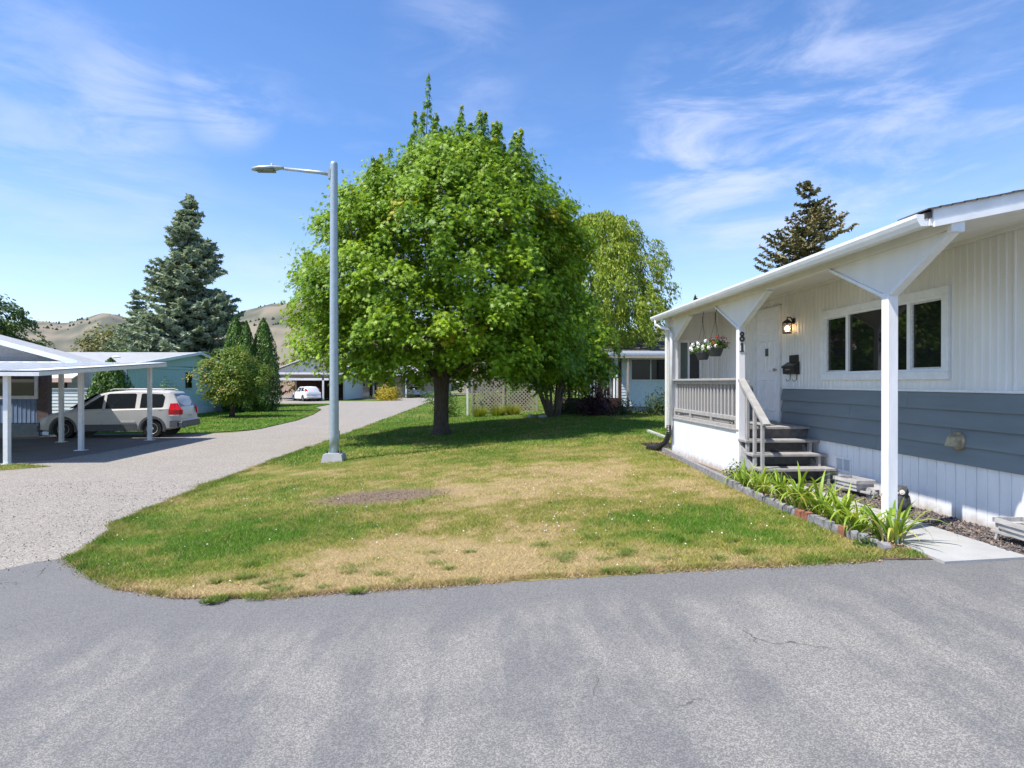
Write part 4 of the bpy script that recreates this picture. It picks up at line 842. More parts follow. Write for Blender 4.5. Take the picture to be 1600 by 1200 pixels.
# (x, y, scale, number, distinguishing label)
LIL = [(3.83, 8.75, .85, 26, 'deep green daylily clump nearest the stair foot by the porch skirting'), (3.84, 8.25, .85, 26, 'daylily clump second from the stairs, bushy with yellow-green arching leaves'),
       (3.86, 7.72, .95, 24, 'daylily clump third from the stairs, in front of the lowest tread'), (3.84, 7.22, 1.05, 26, 'tall daylily clump with leaves standing up in front of the path middle'),
       (3.84, 6.78, .95, 24, 'pale yellow-green daylily clump midway along the row'), (3.85, 6.38, .95, 24, 'daylily clump just above the red bricks of the edging'),
       (3.84, 6.02, .9, 22, 'daylily clump left of the front post, leaning over the red bricks'), (3.93, 5.68, 1.0, 26, 'big daylily clump at the path corner right in front of the white post')]
for (x, y, sc, n, lb) in LIL:
    t = thing('daylily', (x, y, .03), random.random() * 6, lb, 'plant', 'daylily clumps along the garden edging')
    for k in range(int(n * 1.75)):
        o = bpy.data.objects.new('leaf_blade', random.choice(BM_)); C.objects.link(o); o.parent = t; a = random.random() * 6.283; r_ = random.uniform(.0, .14); s = sc * random.uniform(.7, 1.12)
        o.location = (r_ * math.cos(a), r_ * math.sin(a), 0); o.rotation_euler = (0, R(random.uniform(-4, 22)), a + random.uniform(-.5, .5)); o.scale = (s, s, s)
def small_bush(name, loc, r, h, leafm, label, n=500, ls=.05, cat='bush', shape=OVAL, group=None):
    t = thing(name, loc, 0, label, cat, group); P = []; 
    d = rng.normal(size=(n, 3)); d /= np.linalg.norm(d, axis=1)[:, None]; d[:, 2] = np.abs(d[:, 2]); rr = rng.random(n) ** .45 * (1 + .25 * np.sin(d[:, 0] * 7 + loc[0]) * np.cos(d[:, 1] * 6))
    P = np.array(loc) + d * rr[:, None] * np.array([r, r, h]); leaves('foliage', P, d + rng.normal(0, .5, (n, 3)), ls * (.7 + .6 * rng.random(n)), shape, M[leafm], t)
    s = MB()
    for k in range(6): a = k * 1.05; s.tube([loc, (loc[0] + r * .5 * math.cos(a), loc[1] + r * .5 * math.sin(a), loc[2] + h * .7)], [.02 * h + .003, .004], 5)
    s.build('stem', M['bark'], t, kind='stuff', fix=False); return t
small_bush('shrub', (3.95, 9.35, .02), .20, .30, 'darkshrub', 'low dark green leafy shrub against the white porch skirting', 420, .035)
small_bush('weed', (3.58, 5.52, .02), .12, .10, 'shrubleaf', 'bright green weed at the foot of the last edging block', 220, .03, 'weed')
small_bush('potted_flower', (4.35, 10.3, .84), .12, .16, 'shrubleaf', 'small yellow potted flower on the porch deck behind the newel', 120, .03, 'flower')

# ------------------------------------------------------------------ street lamp
lp = thing('street_lamp', (-3.64, 15.05, zgs(-3.64)), 0, 'tall galvanised street lamp on a concrete block by the street edge', 'street lamp')
bx = zgs(-3.64)
MB().add([(-.26, -.26, 0), (.26, -.26, 0), (.26, .26, 0), (-.26, .26, 0), (-.22, -.22, .20), (.22, -.22, .20), (.22, .22, .20), (-.22, .22, .20)], [(0, 1, 5, 4), (1, 2, 6, 5), (2, 3, 7, 6), (3, 0, 4, 7), (4, 5, 6, 7)]).build('concrete_base', M['concrete'], lp, local=True)
MB().bbox(-.17, .17, -.17, .17, .20, .225, .004).build('base_plate', M['steel'], lp, local=True)
for a, b in ((-1, -1), (1, -1), (1, 1), (-1, 1)): MB().lathe((a * .135, b * .135, .225), [(.018, 0), (.018, .03), (.01, .032), (.01, .07)], 6).build('bolt', M['black'], lp, local=True)
PH = 7.36
MB().lathe((0, 0, .226), [(.115, 0), (.112, .4), (.088, PH - .35), (.085, PH - .3), (.06, PH - .262), (.01, PH - .256)], 20).build('pole', M['steel'], lp, smooth=True, local=True)
MB().box(.085, .125, -.05, .05, .55, .75).build('access_cover', M['steel'], lp, local=True)
MB().tube([(-.06, 0, PH - .34), (-.35, 0, PH - .30), (-1.25, 0, PH - .22)], [.05, .042, .036], 12).build('arm', M['steel'], lp, smooth=True, local=True)
MB().box(-.13, -.075, -.06, .06, PH - .46, PH - .22).build('arm_bracket', M['steel'], lp, local=True)
hd = MB(); prof = [(-1.2, .045, .03), (-1.26, .07, .05), (-1.45, .14, .07), (-1.75, .15, .075), (-1.93, .10, .05), (-1.98, .03, .02)]; v = []; f = []
for (x, w, h) in prof:
    z = PH - .21 - (x + 1.2) * -.06
    for k in range(12): a = 6.2832 * k / 12; zz = math.sin(a) * h * (1 if math.sin(a) > 0 else .55); v.append((x, math.cos(a) * w, z + zz))
for i in range(len(prof) - 1):
    for k in range(12): f.append((12 * i + k, 12 * i + (k + 1) % 12, 12 * i + 12 + (k + 1) % 12, 12 * i + 12 + k))
f += [tuple(range(12)), tuple(range(60, 72))]
hdo = hd.add(v, f).build('lamp_head', M['steel'], lp, smooth=True, local=True)
MB().box(-1.85, -1.42, -.11, .11, PH - .296, PH - .262).build('lamp_lens', mat('lamp_lens_glass', (.16, .17, .15), .2, .3, 25), hdo, local=True)
MB().lathe((-1.48, 0, PH - .16), [(.035, 0), (.035, .05), (.028, .06)], 12).build('photocell', M['clearlens'], hdo, local=True)

# ------------------------------------------------------------------ the big maple
def maple():
    bx, by = -1.45, 21.0; bz = zgs(bx)
    t = thing('maple_tree', (bx, by, bz), 0, 'large round maple tree with bright green leaves standing on the lawn', 'tree')
    cx, cy = bx + .12, by
    zs = [1.75, 2.2, 3.0, 4.2, 6.0, 7.3, 8.2, 8.8, 9.3, 9.7, 10.0]; rs = [3.6, 4.6, 5.1, 5.15, 4.85, 4.2, 3.4, 2.65, 1.95, 1.2, .5]
    n = 1000; h = rng.uniform(zs[0], zs[-1], n * 3); w = np.interp(h, zs, rs); keep = rng.random(len(h)) < (w / 5.3) ** 1.1 + .03; h = h[keep][:n]; w = np.interp(h, zs, rs)
    az = rng.random(len(h)) * 2 * np.pi; wob = 1 + .03 * np.sin(3 * az + h * .9 + 2) + .11 * (np.abs(np.sin(4.5 * az + .5 * np.sin(h * .8))) - .5) + .10 * (np.abs(np.sin(h * 1.35 + 1.7 * np.sin(az * 2))) - .5)
    rr = (w * wob - .28) * rng.random(len(h)) ** .24
    rr = np.maximum(rr, .2)
    cxh = cx + .62 * np.clip((h - 5.5) / 3.2, 0, 1); c = np.stack([cxh + rr * np.cos(az), cy + rr * np.sin(az), h], 1)
    # droop of lower skirt
    out = np.stack([np.cos(az), np.sin(az), np.zeros_like(az)], 1)
    rad = rng.uniform(.35, .70, len(c)); p, nr, idx = pads(c, out, rad, .15, 98, .62)
    loose = rng.random(len(p)) < .38; q = rng.normal(0, 1, (len(p), 3)); p = np.where(loose[:, None], c[idx] + q * rad[idx][:, None] * .36, p); nr = nr + np.where(loose[:, None], rng.normal(0, .45, (len(p), 3)) + out[idx] * .5, 0)
    cl = rng.random(len(c)); rnd = np.clip(.08 + .5 * cl[idx] + .36 * rng.random(len(p)), 0, .84)
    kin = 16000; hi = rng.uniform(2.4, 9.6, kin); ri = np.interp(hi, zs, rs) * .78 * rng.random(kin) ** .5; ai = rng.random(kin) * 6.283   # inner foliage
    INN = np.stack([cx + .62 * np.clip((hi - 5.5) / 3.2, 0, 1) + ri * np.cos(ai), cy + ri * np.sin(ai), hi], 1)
    # a few yellowing leaf tips
    hot = rng.random(len(c)) < .03; rnd = np.where(hot[idx] & (rng.random(len(p)) < .6), .9 + .1 * rng.random(len(p)), rnd)
    # upright shoots at the top and sides
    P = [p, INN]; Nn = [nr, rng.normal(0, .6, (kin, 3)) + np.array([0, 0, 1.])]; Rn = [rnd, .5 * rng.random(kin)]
    shoots = [(-.52, 0, 9.3, 12.15), (-1.0, .2, 9.1, 10.9), (-.7, -.2, 9.2, 10.7), (-.3, .2, 9.3, 10.9)]
    rs_ = random.Random(11)
    for _ in range(95):
        zz = 9.7 - 3.6 * rs_.random() ** 1.3; r_ = float(np.interp(zz, zs, rs)) * rs_.uniform(.62, .96); a = rs_.uniform(0, 6.283); shoots.append((.12 + .62 * min(1, max(0, (zz - 5.5) / 3.2)) + r_ * math.cos(a), r_ * math.sin(a), zz - .3, zz + rs_.uniform(.2, 1.05)))
    sb = MB()
    for sx, sy, z0, z1 in shoots:
        k = int((z1 - z0) * 64); u = rng.random(k); spread = (.04 + .30 * (1 - u) ** 1.3) * (.5 + rng.random(k)); a = rng.random(k) * 6.28
        q = np.stack([bx + sx + spread * np.cos(a) + (u * .1), by + sy + spread * np.sin(a), z0 + (z1 - z0) * u], 1); P.append(q); Nn.append(np.stack([np.cos(a), np.sin(a), .6 + .4 * rng.random(k)], 1) + rng.normal(0, .3, (k, 3)))
        Rn.append(np.where(u > .97, .92, .15 + .4 * rng.random(k))); sb.tube([(bx + sx * .8, by + sy * .8, z0 - .7), (bx + sx, by + sy, z0), (bx + sx + .1, by + sy, z1 - .05)], [.03, .018, .004], 5)
    P = np.concatenate(P); Nn = np.concatenate(Nn); Rn = np.concatenate(Rn)
    leaves('crown', P, Nn, .128 * (.6 + .8 * rng.random(len(P))), MAPLE, M['maple'], t, rnd=Rn)
    sb.build('shoot', M['bark'], t, kind='stuff', fix=False)
    tr_ = MB(); n = 18; v = []; f = []; lv = [(-.06, .44), (.05, .37), (.18, .30), (.4, .265), (.9, .245), (1.5, .25), (2.0, .28), (2.3, .30)]
    for z, r in lv:
        for k in range(n): a = 6.2832 * k / n; fl = 1 + (.22 * math.cos(5 * a + 1) + .10 * math.cos(3 * a)) * max(0, .35 - z) / .4; v.append((bx + r * fl * math.cos(a) + z * .01, by + r * fl * math.sin(a), bz + z))
    for i in range(len(lv) - 1):
        for k in range(n): f.append((i * n + k, i * n + (k + 1) % n, (i + 1) * n + (k + 1) % n, (i + 1) * n + k))
    tr_.add(v, f).build('trunk', M['bark'], t, smooth=True)
    top = Vector((bx + .02, by, bz + 2.2)); k = 0
    for a_, el, L_, r0 in ((.3, 1.0, 5.4, .13), (1.6, .75, 5.0, .12), (2.7, .95, 5.4, .13), (3.7, .7, 4.8, .12), (4.7, 1.05, 5.4, .12), (5.6, .8, 5.0, .11), (0, 1.5, 8.0, .17), (2.0, 1.25, 6.6, .12), (5.0, 1.3, 6.8, .12), (.9, .42, 4.2, .07), (3.1, .40, 4.2, .07), (4.2, .38, 4.0, .07), (5.9, .4, 4.0, .07)):
        d = Vector((math.cos(a_) * math.cos(el), math.sin(a_) * math.cos(el), math.sin(el))); m1 = top + d * L_ * .45 + Vector((.1, .05, -.1)); lb = MB(); lb.tube([top - Vector((0, 0, .3)), m1, top + d * L_], [r0, r0 * .6, r0 * .12], 7)
        for q in range(5):
            s0 = m1.lerp(top + d * L_, q / 5); e = s0 + Vector((random.uniform(-1, 1), random.uniform(-1, 1), random.uniform(-.1, .9))) * 1.1; lb.tube([s0, e], [r0 * .25, .008], 4)
        lb.build('limb', M['bark'], t, smooth=True, fix=False)
maple()

# ------------------------------------------------------------------ trees and shrubs around
def willow(loc):
    t = thing('willow_tree', loc, 0, 'pale yellow-green willow tree with drooping strands behind the maple', 'tree'); L0 = np.array(loc)
    zs = [1.6, 3, 5, 7, 9, 10.4, 11.3]; rs = [2.6, 3.5, 3.9, 3.7, 3.0, 2.0, .7]; ns = 1500; h = rng.uniform(2.0, 11.3, ns); w = np.interp(h, zs, rs); az = rng.random(ns) * 6.28; rr = w * (1 + .16 * np.sin(3 * az + h) + .10 * np.sin(7 * az - 1.6 * h)) * rng.random(ns) ** .35
    P = []; D = []; Nn = []; Rn = []
    for i in range(ns):
        ln_ = rng.uniform(.5, 1.3); k = int(ln_ * 48); u = np.sort(rng.random(k)); ox, oy = math.cos(az[i]), math.sin(az[i])
        x = L0[0] + ox * (rr[i] + .45 * np.sqrt(u)) + rng.normal(0, .12, k); y = L0[1] + oy * (rr[i] + .35 * np.sqrt(u)) + rng.normal(0, .05, k); z = L0[2] + h[i] - ln_ * u + .2 * np.sin(u * 3)
        P.append(np.stack([x, y, z], 1)); D.append(np.stack([ox * .5 + rng.normal(0, .45, k), oy * .5 + rng.normal(0, .45, k), np.full(k, -1.)], 1)); Nn.append(rng.normal(size=(k, 3)) + np.array([ox, oy, .5])); Rn.append(np.clip(.5 * rng.random() + .5 * rng.random(k), 0, 1))
    leaves('crown', np.concatenate(P), np.concatenate(Nn), .24, np.array([(0, -.5), (.13, -.1), (.1, .25), (0, .5), (-.1, .25), (-.13, -.1)]), M['willow'], t, droop=np.concatenate(D), rnd=np.concatenate(Rn))
    mb = MB(); mb.tube([loc, (loc[0] + .1, loc[1], 2.), (loc[0] - .1, loc[1], 5)], [.35, .28, .16], 10); mb.build('trunk', M['barkgrey'], t, smooth=True)
    lb = MB()
    for k in range(9): a = k * .7; lb.tube([(loc[0], loc[1], 2 + k * .25), (loc[0] + 1.3 * math.cos(a), loc[1] + 1.3 * math.sin(a), 6), (loc[0] + 2.6 * math.cos(a), loc[1] + 2.6 * math.sin(a), 8.5)], [.15, .08, .02], 6)
    lb.build('limb', M['barkgrey'], t, kind='stuff', smooth=True)
willow((6.9, 35.2, 0))
# multi-stemmed shrub tree
def multistem(loc):
    t = thing('multi_stem_tree', loc, 0, 'bushy green tree with many fanned grey stems by the lattice fence', 'tree'); L0 = np.array(loc)
    for k in range(11):
        a = random.uniform(0, 6.28); sp = random.uniform(.5, 1.5); b = (loc[0] + .22 * math.cos(a), loc[1] + .22 * math.sin(a), -.03); m1 = (loc[0] + sp * .45 * math.cos(a), loc[1] + sp * .45 * math.sin(a), 1.0); e = (loc[0] + sp * 1.1 * math.cos(a), loc[1] + sp * 1.1 * math.sin(a), 2.6)
        MB().tube([b, m1, e], [random.uniform(.07, .10), .055, .03], 7).build('stem', M['barkgrey'], t, smooth=True)
    zs = [1.45, 2.1, 3, 4.2, 5.4, 6.2]; rs = [1.8, 2.5, 2.8, 2.6, 1.9, .8]; n = 330; h = rng.uniform(1.5, 6.2, n); w = np.interp(h, zs, rs); az = rng.random(n) * 6.28; rr = w * (1 + .12 * np.sin(3 * az + h)) * rng.random(n) ** .35
    c = np.stack([L0[0] + rr * np.cos(az), L0[1] + rr * np.sin(az), h], 1); p, nr, idx = pads(c, np.stack([np.cos(az), np.sin(az), 0 * az], 1), .6, .18, 55, .8)
    leaves('crown', p, nr, .17 * (.7 + .6 * rng.random(len(p))), MAPLE, M['maple'], t, rnd=np.clip(.4 * rng.random(len(c))[idx] + .42 * rng.random(len(p)), 0, .8))
multistem((3.14, 27.1, 0))
conifer('spruce_tree', (-23.8, 50.5, -.5), 17.0, 5.3, 'tall dense blue spruce behind the teal house', 'spruce', base=1.2, whorls=36, per=15, lsize=.52, density=11, power=.80, droop=-.10, uptip=.12, irr=.2)
conifer('spruce_tree', (-36.5, 66, -.5), 11.5, 4.2, 'smaller dark spruce left of the tall blue spruce, half hidden by it', 'spruce', base=1, whorls=22, per=10, lsize=.6, density=6, power=.85)
conifer('spruce_tree', (22.2, 40.5, 0), 15.1, 5.4, 'brown-tipped spruce rising behind the right-hand roof', 'spruce2', base=2, whorls=30, per=9, lsize=.36, density=9, power=.72, droop=-.06, uptip=.25, irr=.28)
conifer('spruce_tree', (21.2, 60, 0), 9.9, 2.0, 'small far conifer tip showing just over the porch roof', 'spruce2', base=2, whorls=16, per=8, lsize=.4, density=6)
conifer('spruce_tree', (-27.5, 78, -.5), 9.5, 2.4, 'dark thin far conifer just right of the columnar cedars', 'spruce2', base=1, whorls=16, per=8, lsize=.5, density=6)
tree('leafy_tree', (-39.8, 48, -.5), [(2.2, 2.8), (4, 4.6), (6, 4.8), (8.4, 3.6), (9.9, 1.2)], 'dark green leafy tree at the left edge behind the blue house', leafm='farleaf', nclump=190, nleaf=60, lsize=.30, crad=.9, trunk_r=.3)
tree('leafy_tree', (-32, 58, -.5), [(1.5, 2), (3, 3), (4.6, 2.4), (5.6, .8)], 'low green leafy tree behind the flue of the teal house roof', leafm='farleaf', nclump=110, nleaf=50, lsize=.3, crad=.8)
for x, y, s, lm, lb in ((-47, 78, 1.1, 'farleaf2', 'olive tinged far tree right of the left-edge tree'), (-54, 92, 1.2, 'farleaf', 'far green tree against the hill between the chimney and the small spruce'), (-41, 84, .95, 'farleaf', 'rounded far tree just left of the small spruce'), (-60, 80, 1.25, 'farleaf', 'far tree behind the left-edge leafy tree'), (-50, 70, .8, 'farleaf', 'short bright far tree over the blue house roof slope')):
    tree('leafy_tree', (x, y, -.5), [(1.5, 2.4 * s), (3.5 * s, 3.8 * s), (6 * s, 3.4 * s), (8.2 * s, 1.2 * s)], lb, leafm=lm, nclump=90, nleaf=45, lsize=.42, crad=1.1, limbs=4)
tree('small_tree', (-14.6, 36.1, -.47), [(1.0, 1.1), (1.7, 2.0), (2.6, 2.15), (3.4, 1.6), (4.1, .7)], 'small round tree with orange tinged leaves on the lawn across the street', leafm='orangeleaf', nclump=170, nleaf=55, lsize=.14, crad=.42, trunk_r=.13, limbs=9, cthick=.14)
def column(loc, h, r, label, leafm='cedar', group='columnar cedars across the street', n=11000, ls=.12, cat='tree', name='columnar_cedar', taper=.75):
    t = thing(name, loc, 0, label, cat, group); f = rng.random(n) ** 1.15; rad = r * np.clip(1 - f ** 2.2, 0, 1) ** taper * np.minimum(1, .72 + f * 2) * (1 + 0 * f); az = rng.random(n) * 6.28
    rad = rad * (1 + .12 * np.sin(az * 5 + f * 9) + .06 * np.sin(az * 11 - f * 20)); k = rng.random(n) ** .14; P = np.stack([loc[0] + rad * k * np.cos(az), loc[1] + rad * k * np.sin(az), loc[2] + .1 + h * f], 1)
    D = np.stack([.35 * np.cos(az), .35 * np.sin(az), np.ones(n)], 1) + rng.normal(0, .25, (n, 3)); leaves('foliage', P, np.stack([np.cos(az), np.sin(az), .3 + 0 * az], 1) + rng.normal(0, .45, (n, 3)), ls * (.7 + .7 * rng.random(n)), OVAL * np.array([.8, 1.3]), M[leafm], t, droop=D)
    MB().tube([(loc[0], loc[1], loc[2] - .05), (loc[0], loc[1], loc[2] + h * .6)], [.12, .03], 7).build('trunk', M['bark'], t); return t
column((-17.05, 42.8, -.49), 6.5, 1.15, 'bright green pointed cedar, left one of the pair across the street')
column((-16.1, 42.2, -.49), 6.1, .85, 'narrow middle cedar spire between the two wide ones', n=7000)
column((-15.2, 42.9, -.49), 6.35, 1.15, 'darker pointed cedar nearest the street, right of the pair')
column((-16.75, 28.2, -.49), 3.0, 1.05, 'rounded cone-shaped evergreen behind the van hood', group=None, n=9000, ls=.10, name='cone_evergreen')
small_bush('bush', (-15.7, 31, -.5), .75, 2.1, 'cedar', 'yellow-green bush top peeking over the van roof', 2500, .09)
small_bush('bush', (-10.6, 68.5, -.49), 1.5, 1.9, 'yellowbush', 'golden yellow bush by the far bend of the street', 2600, .16)
small_bush('bush', (5.15, 27.8, 0), 1.0, 1.7, 'darkred', 'dark red leaved bush in front of the dark railing', 2600, .10)
small_bush('bush', (8.2, 27.8, 0), .95, 1.15, 'darkshrub', 'dark green bush below the blue house window', 2200, .09)
small_bush('bush', (6.6, 28.3, 0), .6, .9, 'darkshrub', 'small dark bush beside the pale foundation corner', 900, .08)
small_bush('bush', (9.2, 26.8, 0), .5, .5, 'shrubleaf', 'low bright green plants at the lattice panel foot', 700, .07)
small_bush('bush', (-1.9, 31.8, -.2), .8, 1.0, 'shrubleaf', 'light green bush just right of the maple trunk', 1200, .09)
for x, y, r, h, lb in ((.3, 34.2, .9, 1.5, 'dark shrub behind the left half of the lattice fence'), (2.0, 34.4, 1.0, 1.7, 'dark shrub behind the right half of the lattice fence'), (3.9, 29.0, .8, 1.2, 'dark shrub just right of the fanned tree stems')): small_bush('bush', (x, y, -.1), r, h, 'darkshrub', lb, 1500, .10)
small_bush('bush', (-3.6, 52, -.3), 1.6, 1.4, 'shrubleaf', 'pale green bush beyond the lattice fence left end', 1500, .14)
column((2.7, 46, 0), 2.6, .9, 'green hedge clump behind the lattice fence', group=None, n=2500, ls=.16, name='hedge_bush')
def grassclump(loc, r, h, label, n=500):
    t = thing('ornamental_grass', loc, 0, label, 'plant', None); a = rng.random(n) * 6.28; r0 = r * .5 * rng.random(n); le = r * (.3 + .8 * rng.random(n)); hh = h * (.5 + .6 * rng.random(n)); w = .025
    b = np.stack([loc[0] + r0 * np.cos(a), loc[1] + r0 * np.sin(a), np.full(n, loc[2])], 1); tip = b + np.stack([le * np.cos(a), le * np.sin(a), hh], 1); s = np.stack([-np.sin(a) * w / 2, np.cos(a) * w / 2, 0 * a], 1)
    np_mesh('blades', np.stack([b - s, b + s, tip], 1), 3, rng.random(n), 'rnd', M['grassy'], t, 'stuff')
M['grassy'] = leafmat('ornamental_grass_blade', (.08, .17, .02), (.26, .30, .05), (.45, .28, .10))
for x, r, lb in ((-.2, .5, 'green ornamental grass clump at the left foot of the lattice'), (.75, .55, 'orange tipped ornamental grass clump before the lattice middle'), (1.5, .5, 'yellowing ornamental grass clump third along the lattice foot')): grassclump((x, 30.6, zgs(x)), r, .62, lb)
for x, y, lb in ((2.2, 27.6, 'grey boulder at the right end of the lattice fence'), (2.65, 26.9, 'small pale stone beside the fanned tree stems')):
    s = MB().lathe((x, y, zgs(x)), [(.2, -.05), (.24, .06), (.18, .13), (.05, .16)], 9); s.v = [(a + random.uniform(-.05, .05), b + random.uniform(-.05, .05), c) for a, b, c in s.v]; tag(s.build('boulder', M['concrete'], None, smooth=True), lb, 'rock')

# lattice fence (real crossed strips)
def lattice(mb, x0, x1, y0, y1, z0, z1, pitch, w, th):
    L_ = math.hypot(x1 - x0, y1 - y0); d = Vector(((x1 - x0) / L_, (y1 - y0) / L_, 0)); o = Vector((x0, y0, 0)); n = Vector((-d.y, d.x, 0)); Hh = z1 - z0
    k = -Hh
    while k < L_:
        for s in (1, -1):
            a, b = k, k + Hh; ta, tb = max(a, 0), min(b, L_)
            if tb - ta > .04:
                za, zb = z0 + (ta - a), z0 + (tb - a)
                if s < 0: za, zb = z1 - (ta - a), z1 - (tb - a)
                mb.beam(o + d * ta + n * th * s * .5 + Vector((0, 0, za)), o + d * tb + n * th * s * .5 + Vector((0, 0, zb)), th, w, (0, 0, 1)) 
        k += pitch
    return mb
lf = thing('lattice_fence', (1.1, 32.6, -.1), 0, 'weathered pale lattice fence panel between two posts beyond the lawn', 'fence')
lattice(MB(), -.52, 2.80, 32.6, 32.6, .0, 1.82, .20, .05, .012).build('lattice_panel', M['latticew'], lf, kind='stuff', fix=False)
for x in (-.60, 1.1, 2.88): MB().bbox(x - .05, x + .05, 32.55, 32.65, -.3, 2.0, .005).build('post', M['latticew'], lf)
MB().bbox(-.53, 2.81, 32.57, 32.63, 1.82, 1.90, .004).build('rail', M['latticew'], lf); MB().bbox(-.53, 2.81, 32.57, 32.63, -.06, .0, .004).build('rail', M['latticew'], lf)
gp = thing('fence_post', (-.83, 32.2, -.2), 0, 'lone white fence post left of the lattice panel', 'post'); MB().bbox(-.05, .05, -.05, .05, 0, 2.0, .006).build('shaft', M['white'], gp, local=True); MB().prism([(-.07, -.07), (.07, -.07), (.07, .07), (-.07, .07)], 'z', 2.0, 2.04).build('cap', M['white'], gp, local=True)

# ------------------------------------------------------------------ other houses
def lapwall(mb, p0, p1, z0, z1, pitch=.2, d=.02, ztop=None):
    """lap siding from p0 to p1; outside is to the right of p0->p1"""
    p0, p1 = Vector((*p0, 0)), Vector((*p1, 0)); dr = (p1 - p0).normalized(); n = Vector((dr.y, -dr.x, 0)); z = z0
    while z < z1 - .01:
        zt = min(z + pitch, z1); a, b = p0 + n * d, p1 + n * d
        mb.add([a + Vector((0, 0, z)), b + Vector((0, 0, z)), p1 + Vector((0, 0, zt)), p0 + Vector((0, 0, zt)), p0 + Vector((0, 0, z)), p1 + Vector((0, 0, z))], [(0, 1, 2, 3), (4, 5, 1, 0)]); z = zt
    return mb
def win_xy(par, x0, x1, z0, z1, y, t=.07, mull=(), pane='pane', trim='trim'):
    f = MB()
    for a in ((x0, x1, z1 - t, z1), (x0, x1, z0, z0 + t), (x0, x0 + t, z0 + t, z1 - t), (x1 - t, x1, z0 + t, z1 - t)): f.box(a[0], a[1], y - .06, y + .0, a[2], a[3])
    w = f.build('window', M[trim], par)
    for m_ in mull: MB().box(m_ - .03, m_ + .03, y - .05, y, z0 + t, z1 - t).build('mullion', M[trim], w)
    MB().box(x0 + t, x1 - t, y - .03, y - .02, z0 + t, z1 - t).build('pane', M[pane], w)
# blue house at left
BH = thing('mobile_home', (-19.5, 24.0, -.49), 0, 'blue panelled house with a grey gable at the left edge behind the carport', 'house')
by = 23.9; bxr = -16.5
MB().prism([(bxr - .02, by + .04), (-18.3, 26.3), (-23.4, 26.3), (-23.4, by + .04)], 'z', -.45, 2.15).build('wall', M['bluesiding'], BH)
MB().prism([(bxr + .2, by + 1.0), (-18.2, 26.5), (-23.4, 26.5), (-23.4, by + 1.0)], 'z', 2.16, 2.26).build('low_roof', M['gablegrey'], BH)
ribx(-23.4, bxr, by, .02, .95, .16, .015).build('lower_siding', M['bluesiding'], BH, fix=False)
ribx(-23.4, bxr, by, 1.80, 2.25, .16, .015).build('upper_siding', M['bluesiding'], BH, fix=False)
MB().box(bxr - .42, bxr + .0, by - .02, by + .2, .05, 2.1).build('brick_corner', M['brownbrick'], BH)
MB().box(-23.3, bxr - .35, by - .005, by + .3, -.49, .0).build('skirt', M['darkblue'], BH)
win_xy(BH, -18.5, -16.85, .92, 1.92, by, .12); win_xy(BH, -20.9, -19.1, .92, 1.92, by, .12, (-20.3, -19.7))
gr = MB(); pk = (-19.8, 3.55); ev = 2.20; pr = -14.9; plft = -24.7
zt = lambda x: pk[1] - (abs(x - pk[0])) * (pk[1] - ev) / (pr - pk[0])
for i in range(8):
    z0 = 2.15 + i * .17; z1 = z0 + .17; hw = lambda z: max(.05, (pk[1] - z) / ((pk[1] - ev) / (pr - pk[0])) - .3)
    gr.add([(pk[0] - hw(z0), by - .03, z0), (pk[0] + hw(z0), by - .03, z0), (pk[0] + hw(z1), by - .005, z1), (pk[0] - hw(z1), by - .005, z1), (pk[0] - hw(z0), by, z0), (pk[0] + hw(z0), by, z0)], [(0, 1, 2, 3), (4, 5, 1, 0)])
gr.build('gable_siding', M['gablegrey'], BH)
rf = MB().prism([(plft, ev), pk, (pr, ev), (pr, ev + .10), (pk[0], pk[1] + .10), (plft, ev + .10)], 'y', by - .6, by + 1.0).build('roof', M['gablegrey'], BH)
for s_, xe in ((-1, plft), (1, pr)): MB().beam((pk[0], by - .63, pk[1] + .03), (xe, by - .63, ev + .03), .05, .17).build('rake_board', M['paleblue'], rf)
# small items beside the blue house
wr = thing('parked_bicycle', (-17.9, 20.6, -.49), R(8), 'dark bicycle parked under the carport at the left edge', 'bicycle')
for x in (-.5, .5):
    w = MB(); 
    P = [(x + .32 * math.cos(a), 0, .33 + .32 * math.sin(a)) for a in np.linspace(0, 6.2832, 25)]; w = w.tube(P, .018, 6, False).build('wheel', M['tyre'], wr, local=True)
    for a in range(6): MB().beam((x, 0, .33), (x + .31 * math.cos(a * 1.047), 0, .33 + .31 * math.sin(a * 1.047)), .004, .004, (0, 1, 0)).build('spoke', M['rim'], w, local=True)
fm = MB()
for a, b in (((-.5, 0, .33), (-.15, 0, .78)), ((-.5, 0, .33), (-.02, 0, .30)), ((-.02, 0, .30), (-.17, 0, .85)), ((-.02, 0, .30), (.34, 0, .78)), ((-.15, 0, .76), (.34, 0, .80)), ((.5, 0, .33), (.32, 0, .98))): fm.tube([a, b], .017, 6)
fm.build('frame', M['black'], wr, local=True); MB().bbox(-.32, -.05, -.06, .06, .86, .91, .01).build('saddle', M['black'], wr, local=True); MB().tube([(.30, -.26, 1.0), (.34, 0, .98), (.30, .26, 1.0)], .014, 6).build('handlebar', M['black'], wr, local=True)
